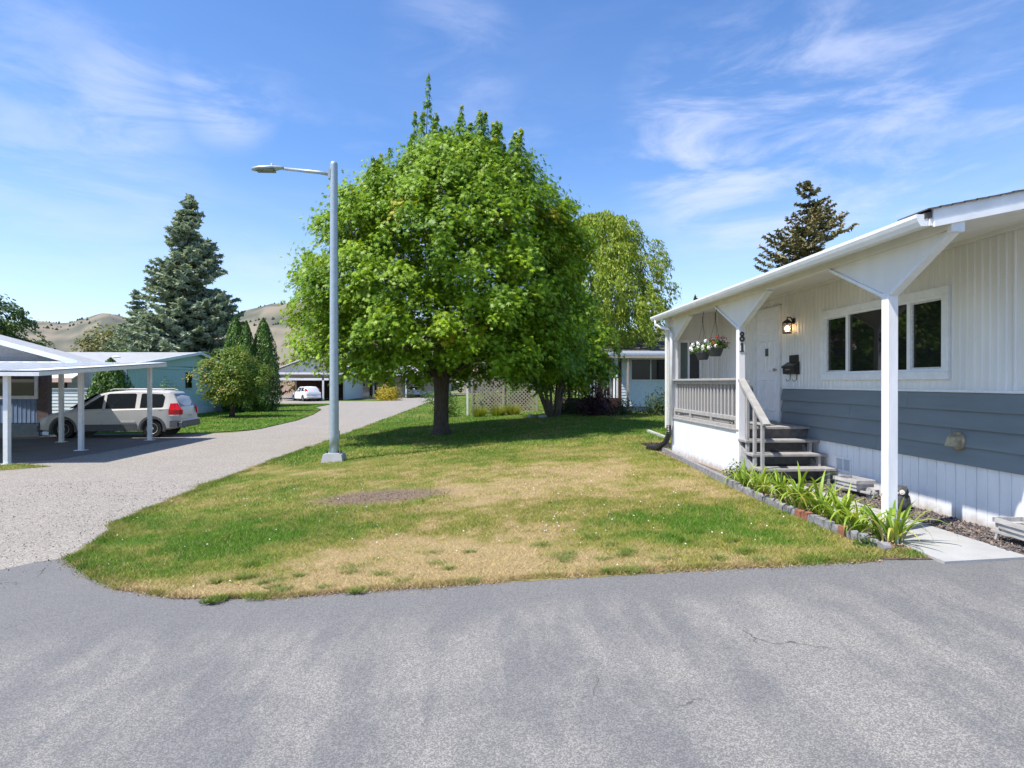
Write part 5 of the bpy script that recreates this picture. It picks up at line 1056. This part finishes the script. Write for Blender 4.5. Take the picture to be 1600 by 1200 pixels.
# carport
cp = thing('carport', (-14, 19, -.49), 0, 'white flat metal carport canopy on slim white posts across the street', 'carport')
def cz(y): return 1.74 + (y - 15.4) * .060
crn = [(-24.5, 15.4), (-10.85, 15.4), (-11.22, 22.15), (-14.3, 22.2), (-15.0, 23.2), (-24.5, 23.2)]
cr_ = MB()
cr_.add([(x, y, cz(y) + .10) for x, y in crn] + [(x, y, cz(y) + .07) for x, y in crn], [(0, 1, 2, 3, 4, 5), (11, 10, 9, 8, 7, 6)] + [(i, 6 + i, 6 + (i + 1) % 6, (i + 1) % 6) for i in range(6)]); cr_.build('roof_deck', M['white'], cp)
for i in range(28):
    x = -24.3 + i * .48; x1 = x - .0; 
    if x < -11.4: MB().beam((x, 15.45, cz(15.45) + .112), (x, 22.1, cz(22.1) + .112), .05, .025).build('roof_rib', M['white'], cp)
for i in range(6): MB().add([(a[0], a[1], cz(a[1]) + q) for q in (-.03, .11) for a in (crn[i], crn[(i + 1) % 6])] + [(a[0] + (.03 if a[0] < -20 else -.03), a[1] + (.03 if a[1] < 18 else -.03), cz(a[1]) + q) for q in (-.03, .11) for a in (crn[i], crn[(i + 1) % 6])], [(0, 1, 3, 2), (4, 6, 7, 5), (0, 4, 5, 1), (2, 3, 7, 6)]).build('fascia', M['trim'], cp)
for x, y in ((-11.81, 15.67), (-12.02, 18.78), (-11.72, 21.97), (-14.36, 21.42), (-18.2, 15.7), (-18.3, 21.6)):
    p = MB().bbox(x - .06, x + .06, y - .06, y + .06, -.485, cz(y) - .03, .006).build('post', M['trim'], cp); MB().box(x - .14, x + .14, y - .12, y + .12, -.484, -.47).build('foot_plate', M['trim'], p)
MB().beam((-12.0, 15.5, cz(15.5) + .02), (-11.65, 22.1, cz(22.1) + .02), .06, .11).build('beam', M['trim'], cp)
# low white lap-sided shed between the blue house and the van
SHD = thing('garden_shed', (-20.2, 30.6, -.49), 0, 'low white lap-sided shed seen between the blue house and the van hood', 'shed')
MB().box(-22.2, -18.35, 30.03, 31.2, -.45, 1.18).build('wall', M['white'], SHD)
lapwall(MB(), (-22.2, 30.0), (-18.3, 30.0), -.4, 1.2, .16, .02).build('siding', M['white'], SHD, fix=False); MB().box(-22.3, -18.25, 29.95, 31.3, 1.2, 1.26).build('roof', M['tealroof'], SHD)
# teal house
TH = thing('mobile_home', (-22, 38, -.49), 0, 'teal lap-sided house with shallow pale roof behind the white van', 'house')
tx, ty0, ty1 = -18.3, 32.2, 43.6
MB().box(-34, tx - .03, ty0 + .03, ty1, -.45, 2.35).build('wall', M['teal'], TH)
lapwall(MB(), (tx, ty0), (tx, ty1), -.1, 2.35, .2, .02).build('end_siding', M['teal'], TH, fix=False)
lapwall(MB(), (-34, ty0), (tx - .02, ty0), -.1, 2.35, .2, .02).build('front_siding', M['palewall'], TH, fix=False)
MB().box(tx - .4, tx + .05, ty0 - .01, ty1 - .0, -.47, -.1).build('skirt', M['palewall'], TH)
ry, rz_ = 39.6, 3.35; e0, e1 = 2.38, 2.62
g = MB(); nst = 6
MB().prism([(ty0, e0), (ty1, e1), (ry, rz_ - .02)], 'x', tx - .3, tx - .01).build('gable', M['teal'], TH)
for i in range(5):
    z0 = e1 + i * .14; f0 = (z0 - e0) / (rz_ - e0); f1 = (z0 - e1) / (rz_ - e1); MB().box(tx - .012, tx + .012, ty0 + (ry - ty0) * f0 + .1, ty1 - (ty1 - ry) * f1 - .1, z0 + .02, z0 + .03).build('gable_board', M['teal'], TH)
rf = MB().prism([(ty0 - .4, e0 - .05), (ry, rz_), (ty1 + .5, e1 - .05), (ty1 + .5, e1 + .05), (ry, rz_ + .1), (ty0 - .4, e0 + .05)], 'x', -34.5, tx + .35).build('roof', M['tealroof'], TH)
MB().beam((tx + .37, ty0 - .4, e0), (tx + .37, ry, rz_ + .05), .05, .17).build('rake_board', M['paleblue'], rf); MB().beam((tx + .37, ty1 + .5, e1), (tx + .37, ry, rz_ + .05), .05, .17).build('rake_board', M['paleblue'], rf)
MB().box(tx + .02, tx + .06, ty0 - .1, ty1 + .1, 2.32, 2.46).build('eave_band', M['teal'], TH)
wn = MB().box(tx + .02, tx + .08, 38.3, 39.0, 1.2, 2.15).build('window', M['brown'], TH); MB().box(tx + .081, tx + .09, 38.36, 38.94, 1.25, 2.1).build('pane', M['pane'], wn)
aw = MB().add([(-27.5, 30.9, 1.75), (-20.2, 30.9, 1.75), (-20.2, 32.2, 2.28), (-27.5, 32.2, 2.28), (-27.5, 30.9, 1.70), (-20.2, 30.9, 1.70), (-20.2, 32.2, 2.22), (-27.5, 32.2, 2.22)], [(0, 1, 2, 3), (4, 7, 6, 5), (0, 4, 5, 1), (1, 5, 6, 2), (0, 3, 7, 4)]).build('awning', M['beige'], TH); MB().box(-27.5, -20.2, 30.86, 30.9, 1.55, 1.76).build('awning_valance', M['peach'], aw)
win_xy(TH, -26.5, -21.3, 1.0, 1.62, ty0, .06, (-25, -23.6, -22.4), 'pane', 'brown')
MB().lathe((-27.9, 36.5, 2.95), [(.22, 0), (.22, .65), (.30, .7), (.30, .85), (.2, .95)], 12).build('chimney', M['fascbrown'], rf); MB().lathe((-27.9, 36.5, 2.8), [(.24, 0), (.24, .45)], 12).build('flue_collar', M['tealroof'], rf)
MB().lathe((-25.4, 36.3, 2.9), [(.2, 0), (.12, .3), (.08, .45)], 10).build('roof_vent', M['black'], rf); MB().lathe((-21.0, 35.9, 2.75), [(.16, 0), (.16, .2), (.22, .25), (.12, .33)], 10).build('roof_vent', M['white'], rf)
tp = thing('side_steps', (-17.5, 43.6, -.49), 0, 'small dark fenced side porch with a pale step at the teal house corner', 'porch')
MB().box(-.3, 1.6, .0, 1.6, 0, .55).build('step', M['concrete'], tp, local=True)
for i in range(9): MB().box(-.2 + i * .2, -.14 + i * .2, -.02, .02, .55, 1.9).build('picket', M['brown'], tp, local=True)
MB().box(-.3, 1.6, -.03, .03, 1.9, 1.96).build('rail', M['brown'], tp, local=True)
# house behind, centre right
KH = thing('mobile_home', (8.8, 31, 0), 0, 'pale blue lap-sided house with a dark window beyond the back lawn', 'house')
ky = 31.0
MB().box(6.9, 16, ky + .03, ky + 8, .3, 3.0).build('wall', M['paleblue'], KH); MB().box(6.95, 16, ky + .1, ky + 1, 0, .3).build('foundation', M['concrete'], KH)
lapwall(MB(), (6.95, ky), (16, ky), .3, 2.9, .15, .02).build('siding', M['paleblue'], KH, fix=False)
MB().box(6.88, 7.04, ky - .04, ky + .02, .3, 2.9).build('corner_board', M['white'], KH)
M['darkpane'] = glassmat('dull_dark_window_glass', (.012, .016, .024), .08, .25); win_xy(KH, 7.55, 9.75, 1.62, 2.78, ky - .01, .07, (8.62,), 'darkpane')  # navy-black glass, less reflective than the other panes
rf = MB().add([(6.3, ky - .6, 3.05), (16.5, ky - .6, 3.05), (16.5, ky + 4, 3.95), (6.3, ky + 4, 3.95), (16.5, ky + 8.5, 3.05), (6.3, ky + 8.5, 3.05)], [(0, 1, 2, 3), (3, 2, 4, 5), (0, 3, 5), (1, 4, 2), (0, 5, 4, 1)]).build('roof', M['shingle'], KH)
MB().box(6.3, 16.5, ky - .7, ky - .6, 2.95, 3.13).build('gutter', M['trim'], KH)
MB().add([(6.2, ky - 1.3, 2.88), (16.5, ky - 1.3, 2.88), (16.5, ky - .75, 3.0), (6.2, ky - .75, 3.0)], [(0, 1, 2, 3)]).build('lower_roof_strip', mat('blue_grey_roof', (.10, .13, .17), .8, .2, 5), KH); MB().box(6.2, 16.5, ky - 1.35, ky - 1.28, 2.74, 2.87).build('fascia', M['latticew'], KH)
for x in (7.15, 9.9): MB().bbox(x - .05, x + .05, ky - 1.3, ky - 1.2, 0, 2.74, .004).build('post', M['brown'] if x > 9 else M['latticew'], KH)
ll = thing('lattice_screen', (10.2, 29.5, 0), 0, 'dark reddish brown lattice screen beside the blue house window', 'trellis')
lattice(MB(), 9.55, 10.6, 29.2, 29.2, .25, 2.75, .17, .04, .012).build('lattice_panel', M['brown'], ll, kind='stuff', fix=False); 
for x in (9.5, 10.62): MB().box(x - .04, x + .04, 29.16, 29.24, 0, 2.8).build('post', M['brown'], ll)
pr_ = thing('porch_railing', (5.9, 30.4, 0), 0, 'dark brown porch railing in shade behind the dark red bush', 'railing')
for i in range(14): MB().box(4.4 + i * .17, 4.46 + i * .17, 30.2, 30.24, .7, 1.75).build('baluster', M['brown'], pr_)
for z in (.7, 1.75): MB().box(4.3, 6.85, 30.18, 30.26, z, z + .07).build('rail', M['brown'], pr_)
for x in (4.3, 6.85): MB().box(x - .07, x + .07, 30.15, 30.29, 0, 2.9).build('post', M['brown'], pr_)
MB().box(4.2, 6.9, 30.1, 33, .0, .7).build('deck', M['brown'], pr_)
# far houses at the end of the street
FH = thing('far_house', (-19, 72, -.49), 0, 'white-roofed house with an open carport where the white hatchback is parked', 'house')
MB().box(-22.5, -15.8, 74, 80, -.45, 2.3).build('wall', M['beige'], FH); MB().box(-15.8, -15.6, 69.5, 80, -.45, 2.3).build('side_wall', M['palewall'], FH)
MB().box(-22.3, -16.2, 73.9, 74, -.4, 1.9).build('carport_shade_panel', M['brown'], FH)  # dark panel standing in for the shade inside the open carport
MB().box(-23.3, -15.3, 67.5, 73.9, 2.1, 2.45).build('carport_roof', M['fascbrown'], FH); MB().box(-23.4, -15.2, 67.3, 67.5, 2.4, 2.62).build('fascia', M['white'], FH); MB().box(-22.6, -16.8, 67.0, 67.2, 1.75, 2.0).build('front_beam', M['white'], FH)
for x in (-22.4, -17.4): MB().box(x - .09, x + .09, 67.0, 67.18, -.49, 2.0).build('post', M['white'], FH)
MB().prism([(-25.5, 2.5), (-20.5, 4.4), (-14.0, 2.5)], 'y', 73, 82).build('gable', M['palewall'], FH)
MB().prism([(-25.8, 2.5), (-20.5, 4.5), (-13.6, 2.5), (-13.6, 2.62), (-20.5, 4.62), (-25.8, 2.62)], 'y', 72.5, 82.5).build('roof', M['white'], FH)
FB = thing('far_house', (-12, 88, -.49), 0, 'low beige house beyond the yellow bush at the end of the street', 'house')
MB().box(-22, -4.8, 84.5, 92, -.45, 2.6).build('wall', M['beige'], FB); MB().box(-22.2, -4.6, 84.4, 84.5, -.45, .25).build('skirt', M['palewall'], FB)
MB().prism([(83.4, 2.6), (88.2, 4.0), (93, 2.6)], 'x', -22.6, -4.2).build('roof', M['tealroof'], FB)
for x0 in (-20.5, -17.2, -13.6, -9.6): win_xy(FB, x0, x0 + 1.1, .9, 2.1, 84.39, .1)
MB().box(-15.6, -14.7, 84.36, 84.4, -.3, 1.8).build('door', M['brown'], FB)
for x in (-14.2, -10.0, -6.2): MB().box(x - .09, x + .09, 79.5, 79.68, -.49, 2.4).build('post', M['white'], FB)
MB().box(-14.6, -5.6, 79.3, 83.3, 2.4, 2.55).build('porch_roof', M['white'], FB)
FC = thing('far_house', (2, 100, -.3), 0, 'far pale house mostly hidden behind the maple trunk', 'house')
MB().box(-3.5, 12, 108, 114, -.45, 2.6).build('wall', M['beige'], FC); MB().prism([(107.2, 2.6), (111, 4.1), (114.8, 2.6)], 'x', -4, 12.5).build('roof', M['fascbrown'], FC)
for x0 in (-2, 3, 7): win_xy(FC, x0, x0 + 1.6, .9, 2.1, 107.98, .1)
for i, (x, y, s, lm, lb) in enumerate(((-14, 100, 1.2, 'farleaf', 'far tree behind the beige house roof, left'), (-6, 102, 1.1, 'farleaf', 'far tree over the parked far sedan'), (3, 92, 1.0, 'farleaf', 'far tree seen right of the maple trunk'), (12, 72, 1.1, 'farleaf', 'large green tree behind the pale blue house'), (-26, 92, 1.0, 'farleaf2', 'far olive tree behind the white-roofed house'), (20, 84, 1.3, 'farleaf', 'far tree hidden behind the willow'))):
    tree('leafy_tree', (x, y, -.5), [(1.2, 2.6 * s), (3.0 * s, 4.2 * s), (5 * s, 3.8 * s), (7 * s, 1.4 * s)], lb, leafm=lm, nclump=80, nleaf=45, lsize=.45, crad=1.2, limbs=3)
for x, y, lb in ((-14.7, 83.4, 'dark low shrub at the beige house wall by its door'), (-12, 83.2, 'round dark shrub under the beige house windows'), (-9.3, 78.8, 'low shrub at the middle porch post of the beige house'), (-7.4, 78.6, 'leafy shrub at the right end of the beige house porch')):
    small_bush('bush', (x, y, -.49), .8, 1.0, 'darkshrub', lb, 350, .16)
oh = thing('orange_fence', (-27, 95, -.49), 0, 'orange-brown wooden fence strip under the hill right of the cedars', 'fence')
for i in range(24): MB().box(-34 + i * .62, -33.42 + i * .62, 95, 95.05, -.4, 3.6).build('board', M['peach'], oh)

# ------------------------------------------------------------------ vehicles
def interp(t, tab): return [float(np.interp(t, [r[0] for r in tab], [r[i] for r in tab])) for i in range(1, len(tab[0]))]
def boolean_cut(o, cutter):
    md = o.modifiers.new('b', 'BOOLEAN'); md.operation = 'DIFFERENCE'; md.object = cutter; md.solver = 'EXACT'
    dg = bpy.context.evaluated_depsgraph_get(); dg.update(); me = bpy.data.meshes.new_from_object(o.evaluated_get(dg)); o.modifiers.clear(); old = o.data; o.data = me; bpy.data.meshes.remove(old); bpy.data.objects.remove(cutter)
def vehicle(name, loc, rz, label, cat, tab, L_, wheels, wr_, paint, glass, lights, cladding=False, plate=True):
    """x forward is -x (front at x=0, rear at x=L). tab rows: x, z_bottom, z_shoulder, z_roof, half width low, half width shoulder, half width roof"""
    t = thing(name, loc, rz, label, cat)
    xs = sorted(set([r[0] for r in tab] + list(np.linspace(0.0, L_, 34)))); v = []; f = []; m = 14
    def section(x):
        zb, zsh, zr, wl, ws, wr2 = interp(x, tab); zr = max(zr, zsh + .01)
        half = [(0, zb), (wl * .8, zb), (wl, zb + .06), (ws + .012, (zb + zsh) * .55), (ws, zsh - .02), (ws - .015, zsh), (wr2 + .02, zr - .07 * min(1, (zr - zsh) / .2)), (wr2 - .06, zr - .015), (0, zr + .012)]
        return half
    for x in xs:
        h = section(x); ring = h + [(-a, b) for a, b in h[-2:0:-1]]; v += [(x, a, b) for a, b in ring]; k = len(ring)
    for i in range(len(xs) - 1):
        for j in range(k): f.append((i * k + j, i * k + (j + 1) % k, (i + 1) * k + (j + 1) % k, (i + 1) * k + j))
    f += [tuple(range(k))[::-1], tuple((len(xs) - 1) * k + j for j in range(k))]
    body = MB().add(v, f).build('body', M[paint], t, local=True)
    for wx in wheels:
        for s in (-1, 1):
            W_ = interp(wx, tab)[4]; ct = MB().lathe((wx, s * (W_ - .02), wr_), [(wr_ + .055, -.2), (wr_ + .055, .2)], 24, 'y').build('cut', M['black'], t, local=True)
            bpy.context.view_layer.update(); boolean_cut(body, ct)
    body.data.polygons.foreach_set('use_smooth', [True] * len(body.data.polygons)); body.data.set_sharp_from_angle(angle=R(32))
    for wx in wheels:
        for s in (-1, 1):
            W_ = interp(wx, tab)[4]; w = thing('x', (0, 0, 0), 0, None, None); bpy.data.objects.remove(w)
            c = (wx, s * (W_ - .115), wr_); ty = MB().lathe(c, [(wr_ * .60, -.10), (wr_ * .93, -.105), (wr_, -.08), (wr_, .08), (wr_ * .93, .105), (wr_ * .60, .10)], 28, 'y').build('wheel', M['tyre'], t, local=True, smooth=False)
            y0 = c[1] + s * .095; rm = MB().lathe((wx, y0, wr_), [(wr_ * .60, 0), (wr_ * .58, s * .012), (wr_ * .52, 0), (wr_ * .2, -s * .02), (wr_ * .16, s * .01), (.01, s * .012)], 24, 'y').build('rim', M['rim'], ty, local=True)
            for q in range(7): a = q * 2 * math.pi / 7; MB().lathe((wx + math.cos(a) * wr_ * .38, y0 + s * .002, wr_ + math.sin(a) * wr_ * .38), [(wr_ * .085, 0), (wr_ * .085, s * .008)], 8, 'y').build('rim_hole', M['black'], ty, local=True)
            if cladding:
                ar = MB(); v2 = []; n = 18
                for i in range(n + 1):
                    a = math.pi * (-.08 + 1.16 * i / n)
                    for r2, o in ((wr_ + .05, .02), (wr_ + .05, -.01), (wr_ + .145, -.01), (wr_ + .13, .02)): v2.append((wx + math.cos(a) * r2, s * (W_ + o), max(wr_ + math.sin(a) * r2, .2)))
                MB().add(v2, [(4 * i + j, 4 * i + (j + 1) % 4, 4 * i + 4 + (j + 1) % 4, 4 * i + 4 + j) for i in range(n) for j in range(4)]).build('wheel_arch', M['cladding'], t, local=True)
            MB().lathe((wx, s * (W_ - .26), wr_), [(wr_ + .05, 0), (wr_ + .05, s * .02)], 20, 'y').build('wheel_well', M['black'], t, local=True)
    def side(x, z, o=.006):
        zb, zsh, zr, wl, ws, wr2 = interp(x, tab); q = (z - zsh) / max(.02, (zr - .07) - zsh); return (ws - .015) + (wr2 + .02 - ws + .015) * min(max(q, 0), 1.1) + o
    for nm, poly in glass:
        for s in (-1, 1):
            vv = []; fine = []
            for i in range(len(poly)):
                a, b = poly[i], poly[(i + 1) % len(poly)]
                for q in range(3): fine.append((a[0] + (b[0] - a[0]) * q / 3, a[1] + (b[1] - a[1]) * q / 3))
            cxm = sum(p[0] for p in fine) / len(fine); czm = sum(p[1] for p in fine) / len(fine); n = len(fine)
            vv = [(x, s * side(x, z), z) for x, z in fine] + [(cxm, s * side(cxm, czm), czm)]
            MB().add(vv, [(i, (i + 1) % n, n) for i in range(n)]).build(nm, M['carglass'], t, local=True)
    return t, body, side
# --- minivan
vtab = [(0, .38, .62, .66, .60, .62, .50), (.10, .26, .70, .78, .80, .80, .62), (.35, .24, .80, .90, .90, .90, .70), (1.05, .24, .96, 1.05, .93, .93, .72), (1.45, .24, 1.00, 1.30, .93, .93, .66), (1.95, .24, 1.02, 1.60, .93, .93, .66), (2.3, .24, 1.03, 1.69, .93, .93, .68), (3.0, .24, 1.05, 1.745, .93, .93, .69), (4.0, .25, 1.07, 1.74, .93, .93, .68), (4.45, .28, 1.08, 1.70, .92, .91, .65), (4.66, .32, 1.08, 1.50, .88, .87, .66), (4.82, .36, 1.05, 1.16, .84, .83, .70), (4.9, .42, .70, .80, .80, .80, .70)]
van, vbody, vside = vehicle('minivan', (-16.2, 23.6, -.49), R(5), 'silver white minivan with dark grey lower cladding parked by the carport', 'van', vtab, 4.9, (.92, 3.93), .335, 'carwhite',
    [('side_window', [(1.52, 1.06), (1.62, 1.20), (2.16, 1.56), (2.22, 1.57), (2.22, 1.07)]), ('side_window', [(2.32, 1.07), (2.32, 1.58), (2.40, 1.62), (3.28, 1.63), (3.34, 1.60), (3.34, 1.09)]), ('side_window', [(3.50, 1.10), (3.50, 1.60), (3.56, 1.63), (4.22, 1.60), (4.32, 1.50), (4.30, 1.14), (4.24, 1.11)])], None, True)
# cladding, seams, handles
for s in (-1, 1):
    for x0, x1, z0, z1 in ((1.45, 3.42, .26, .50),): MB().box(x0, x1, s * .93 - .015, s * .93 + .018, z0, z1).build('sill_cladding', M['cladding'], van, local=True)
    MB().box(4.42, 4.80, s * .885 - .02, s * .885 + .03, .38, .62).build('rear_cladding', M['cladding'], van, local=True)
    for x0, x1 in ((1.40, 2.26), (2.30, 3.36)): MB().box(x0, x1, s * .945 - .01, s * .945 + .012, .56, .615).build('rub_strip', M['carwhite'], van, local=True)
    for x in (2.27, 3.42): MB().box(x - .006, x + .006, s * vside(x, .8) - .004, s * vside(x, .8) + .004, .52, 1.05).build('door_seam', M['black'], van, local=True)
    MB().box(3.42, 4.28, s * vside(3.8, 1.0) - .004, s * vside(3.8, 1.0) + .004, 1.0, 1.012).build('slide_rail', M['black'], van, local=True)
    for x in (2.12, 2.42): MB().bbox(x - .09, x + .09, s * .955 - .012, s * .955 + .012, .90, .95, .006).build('door_handle', M['carwhite'], van, local=True)
    MB().bbox(1.48, 1.66, s * 1.04 - .07, s * 1.04 + .05, 1.02, 1.14, .02).build('side_mirror', M['black'], van, local=True)
    MB().tube([(2.35, s * .60, 1.75), (2.5, s * .60, 1.79), (4.1, s * .59, 1.785), (4.25, s * .59, 1.74)], .018, 6).build('roof_rail', M['carwhite'], van, local=True)
    tl = MB().prism([(4.50, s * .89), (4.50, s * .925), (4.70, s * .918), (4.86, s * .875), (4.925, s * .80), (4.93, s * .70), (4.86, s * .70), (4.80, s * .82)], 'z', .84, 1.02).build('tail_light', M['red'], van, local=True)
    MB().add([(4.56, s * .85, 1.021), (4.50, s * .92, 1.021), (4.70, s * .913, 1.021), (4.86, s * .87, 1.021), (4.925, s * .79, 1.021), (4.90, s * .70, 1.021), (4.50, s * .80, 1.26), (4.54, s * .845, 1.26), (4.64, s * .83, 1.26), (4.72, s * .78, 1.26), (4.74, s * .70, 1.26)], [(1, 2, 8, 7), (2, 3, 9, 8), (3, 4, 10, 9), (4, 5, 10), (7, 8, 9, 10, 6), (0, 1, 7, 6)]).build('upper_lens', M['red'], tl, local=True)
    MB().prism([(4.52, s * .90), (4.52, s * .928), (4.70, s * .922), (4.85, s * .885), (4.80, s * .80)], 'z', .79, .838).build('reverse_lens', M['clearlens'], tl, local=True)
    MB().add([(.10, s * .82, .60), (.38, s * .925, .66), (.42, s * .925, .78), (.16, s * .80, .76), (.03, s * .60, .60), (.07, s * .58, .72)], [(0, 1, 2, 3), (4, 0, 3, 5)]).build('headlight', M['clearlens'], van, local=True)
rg = [(4.72 - (z - 1.08) * .42 + .115, z) for z in (1.12, 1.2, 1.3, 1.4, 1.5, 1.58)]
MB().add([(4.83, -.66, 1.14), (4.83, .66, 1.14), (4.565, .60, 1.62), (4.565, -.60, 1.62), (4.60, .64, 1.585), (4.60, -.64, 1.585)], [(0, 1, 4, 5), (5, 4, 2, 3)]).build('rear_window', M['carglass'], van, local=True)
MB().add([(1.06, -.80, 1.085), (1.06, .80, 1.085), (1.92, .64, 1.625), (1.92, -.64, 1.625), (1.45, .76, 1.34), (1.45, -.76, 1.34)], [(0, 1, 4, 5), (5, 4, 2, 3)]).build('windscreen', M['carglass'], van, local=True)
MB().bbox(4.80, 4.98, -.88, .88, .36, .58, .03).build('rear_bumper', M['cladding'], van, local=True); MB().bbox(4.70, 4.97, -.86, .86, .58, .66, .03).build('bumper_top', M['carwhite'], van, local=True); MB().bbox(-.06, .12, -.78, .78, .24, .46, .04).build('front_bumper', M['cladding'], van, local=True)
MB().bbox(4.885, 4.90, -.19, .19, .74, .86, .003).build('number_plate', M['clearlens'], van, local=True)
MB().bbox(-.03, .04, -.40, .40, .50, .64, .02).build('grille', M['black'], van, local=True)
# --- far white hatchback and sedan
htab = [(0, .3, .6, .66, .6, .62, .5), (.15, .25, .72, .8, .8, .8, .6), (.9, .22, .92, .98, .88, .88, .6), (1.5, .22, .98, 1.38, .88, .88, .62), (2.0, .22, 1.0, 1.56, .88, .88, .64), (3.4, .24, 1.04, 1.58, .88, .88, .62), (3.9, .28, 1.02, 1.46, .86, .85, .58), (4.15, .32, .95, 1.02, .82, .82, .6), (4.25, .38, .7, .78, .78, .78, .6)]
hb, _, hside = vehicle('hatchback', (-20.6, 68.9, -.49), R(-52), 'white hatchback parked in the far open carport seen from behind', 'car', htab, 4.25, (.8, 3.4), .32, 'carwhite2', [('side_window', [(1.55, 1.02), (2.05, 1.44), (2.7, 1.48), (2.7, 1.04)]), ('side_window', [(2.8, 1.05), (2.8, 1.48), (3.6, 1.46), (3.75, 1.2), (3.6, 1.08)])], None)
MB().add([(4.12, -.62, 1.02), (4.12, .62, 1.02), (3.86, .52, 1.44), (3.86, -.52, 1.44)], [(0, 1, 2, 3)]).build('rear_window', M['carglass'], hb, local=True); MB().bbox(4.22, 4.28, -.25, .25, .66, .78, .01).build('number_plate', M['clearlens'], hb, local=True)
for s in (-1, 1): MB().add([(4.02, s * .84, .92), (4.10, s * .80, .92), (4.18, s * .66, .92), (3.93, s * .80, 1.35), (4.0, s * .62, 1.30), (3.86, s * .82, 1.3)], [(0, 1, 3, 5), (1, 2, 4, 3)]).build('tail_light', M['red'], hb, local=True)
MB().bbox(4.16, 4.32, -.80, .80, .34, .56, .03).build('rear_bumper', M['carwhite2'], hb, local=True)
stab = [(0, .3, .5, .56, .6, .62, .5), (.15, .22, .6, .68, .8, .8, .6), (1.1, .2, .82, .88, .9, .9, .6), (1.7, .2, .86, 1.2, .9, .9, .56), (2.2, .2, .88, 1.42, .9, .9, .56), (3.0, .2, .9, 1.43, .9, .9, .56), (3.7, .22, .92, 1.15, .9, .9, .58), (4.1, .25, .92, .98, .88, .88, .66), (4.6, .3, .88, .94, .82, .82, .66), (4.7, .4, .7, .76, .78, .78, .6)]
sd_, _, _ = vehicle('sedan', (-9.6, 87.6, -.49), R(-88), 'white sedan parked at the far end of the street beyond the maple', 'car', stab, 4.7, (.9, 3.7), .32, 'carwhite2', [('side_window', [(1.8, .9), (2.25, 1.33), (2.75, 1.36), (2.75, .92)]), ('side_window', [(2.82, .93), (2.82, 1.36), (3.2, 1.33), (3.6, 1.0)])], None)
MB().add([(4.05, -.60, 1.0), (4.05, .60, 1.0), (3.12, .50, 1.42), (3.12, -.50, 1.42)], [(0, 1, 2, 3)]).build('rear_window', M['carglass'], sd_, local=True); MB().bbox(4.66, 4.74, -.25, .25, .6, .72, .01).build('number_plate', M['clearlens'], sd_, local=True)
for s in (-1, 1): MB().bbox(4.60, 4.70, s * .62 - .14, s * .62 + .14, .74, .86, .02).build('tail_light', M['red'], sd_, local=True)
MB().bbox(4.6, 4.78, -.80, .80, .34, .54, .03).build('rear_bumper', M['carwhite2'], sd_, local=True)
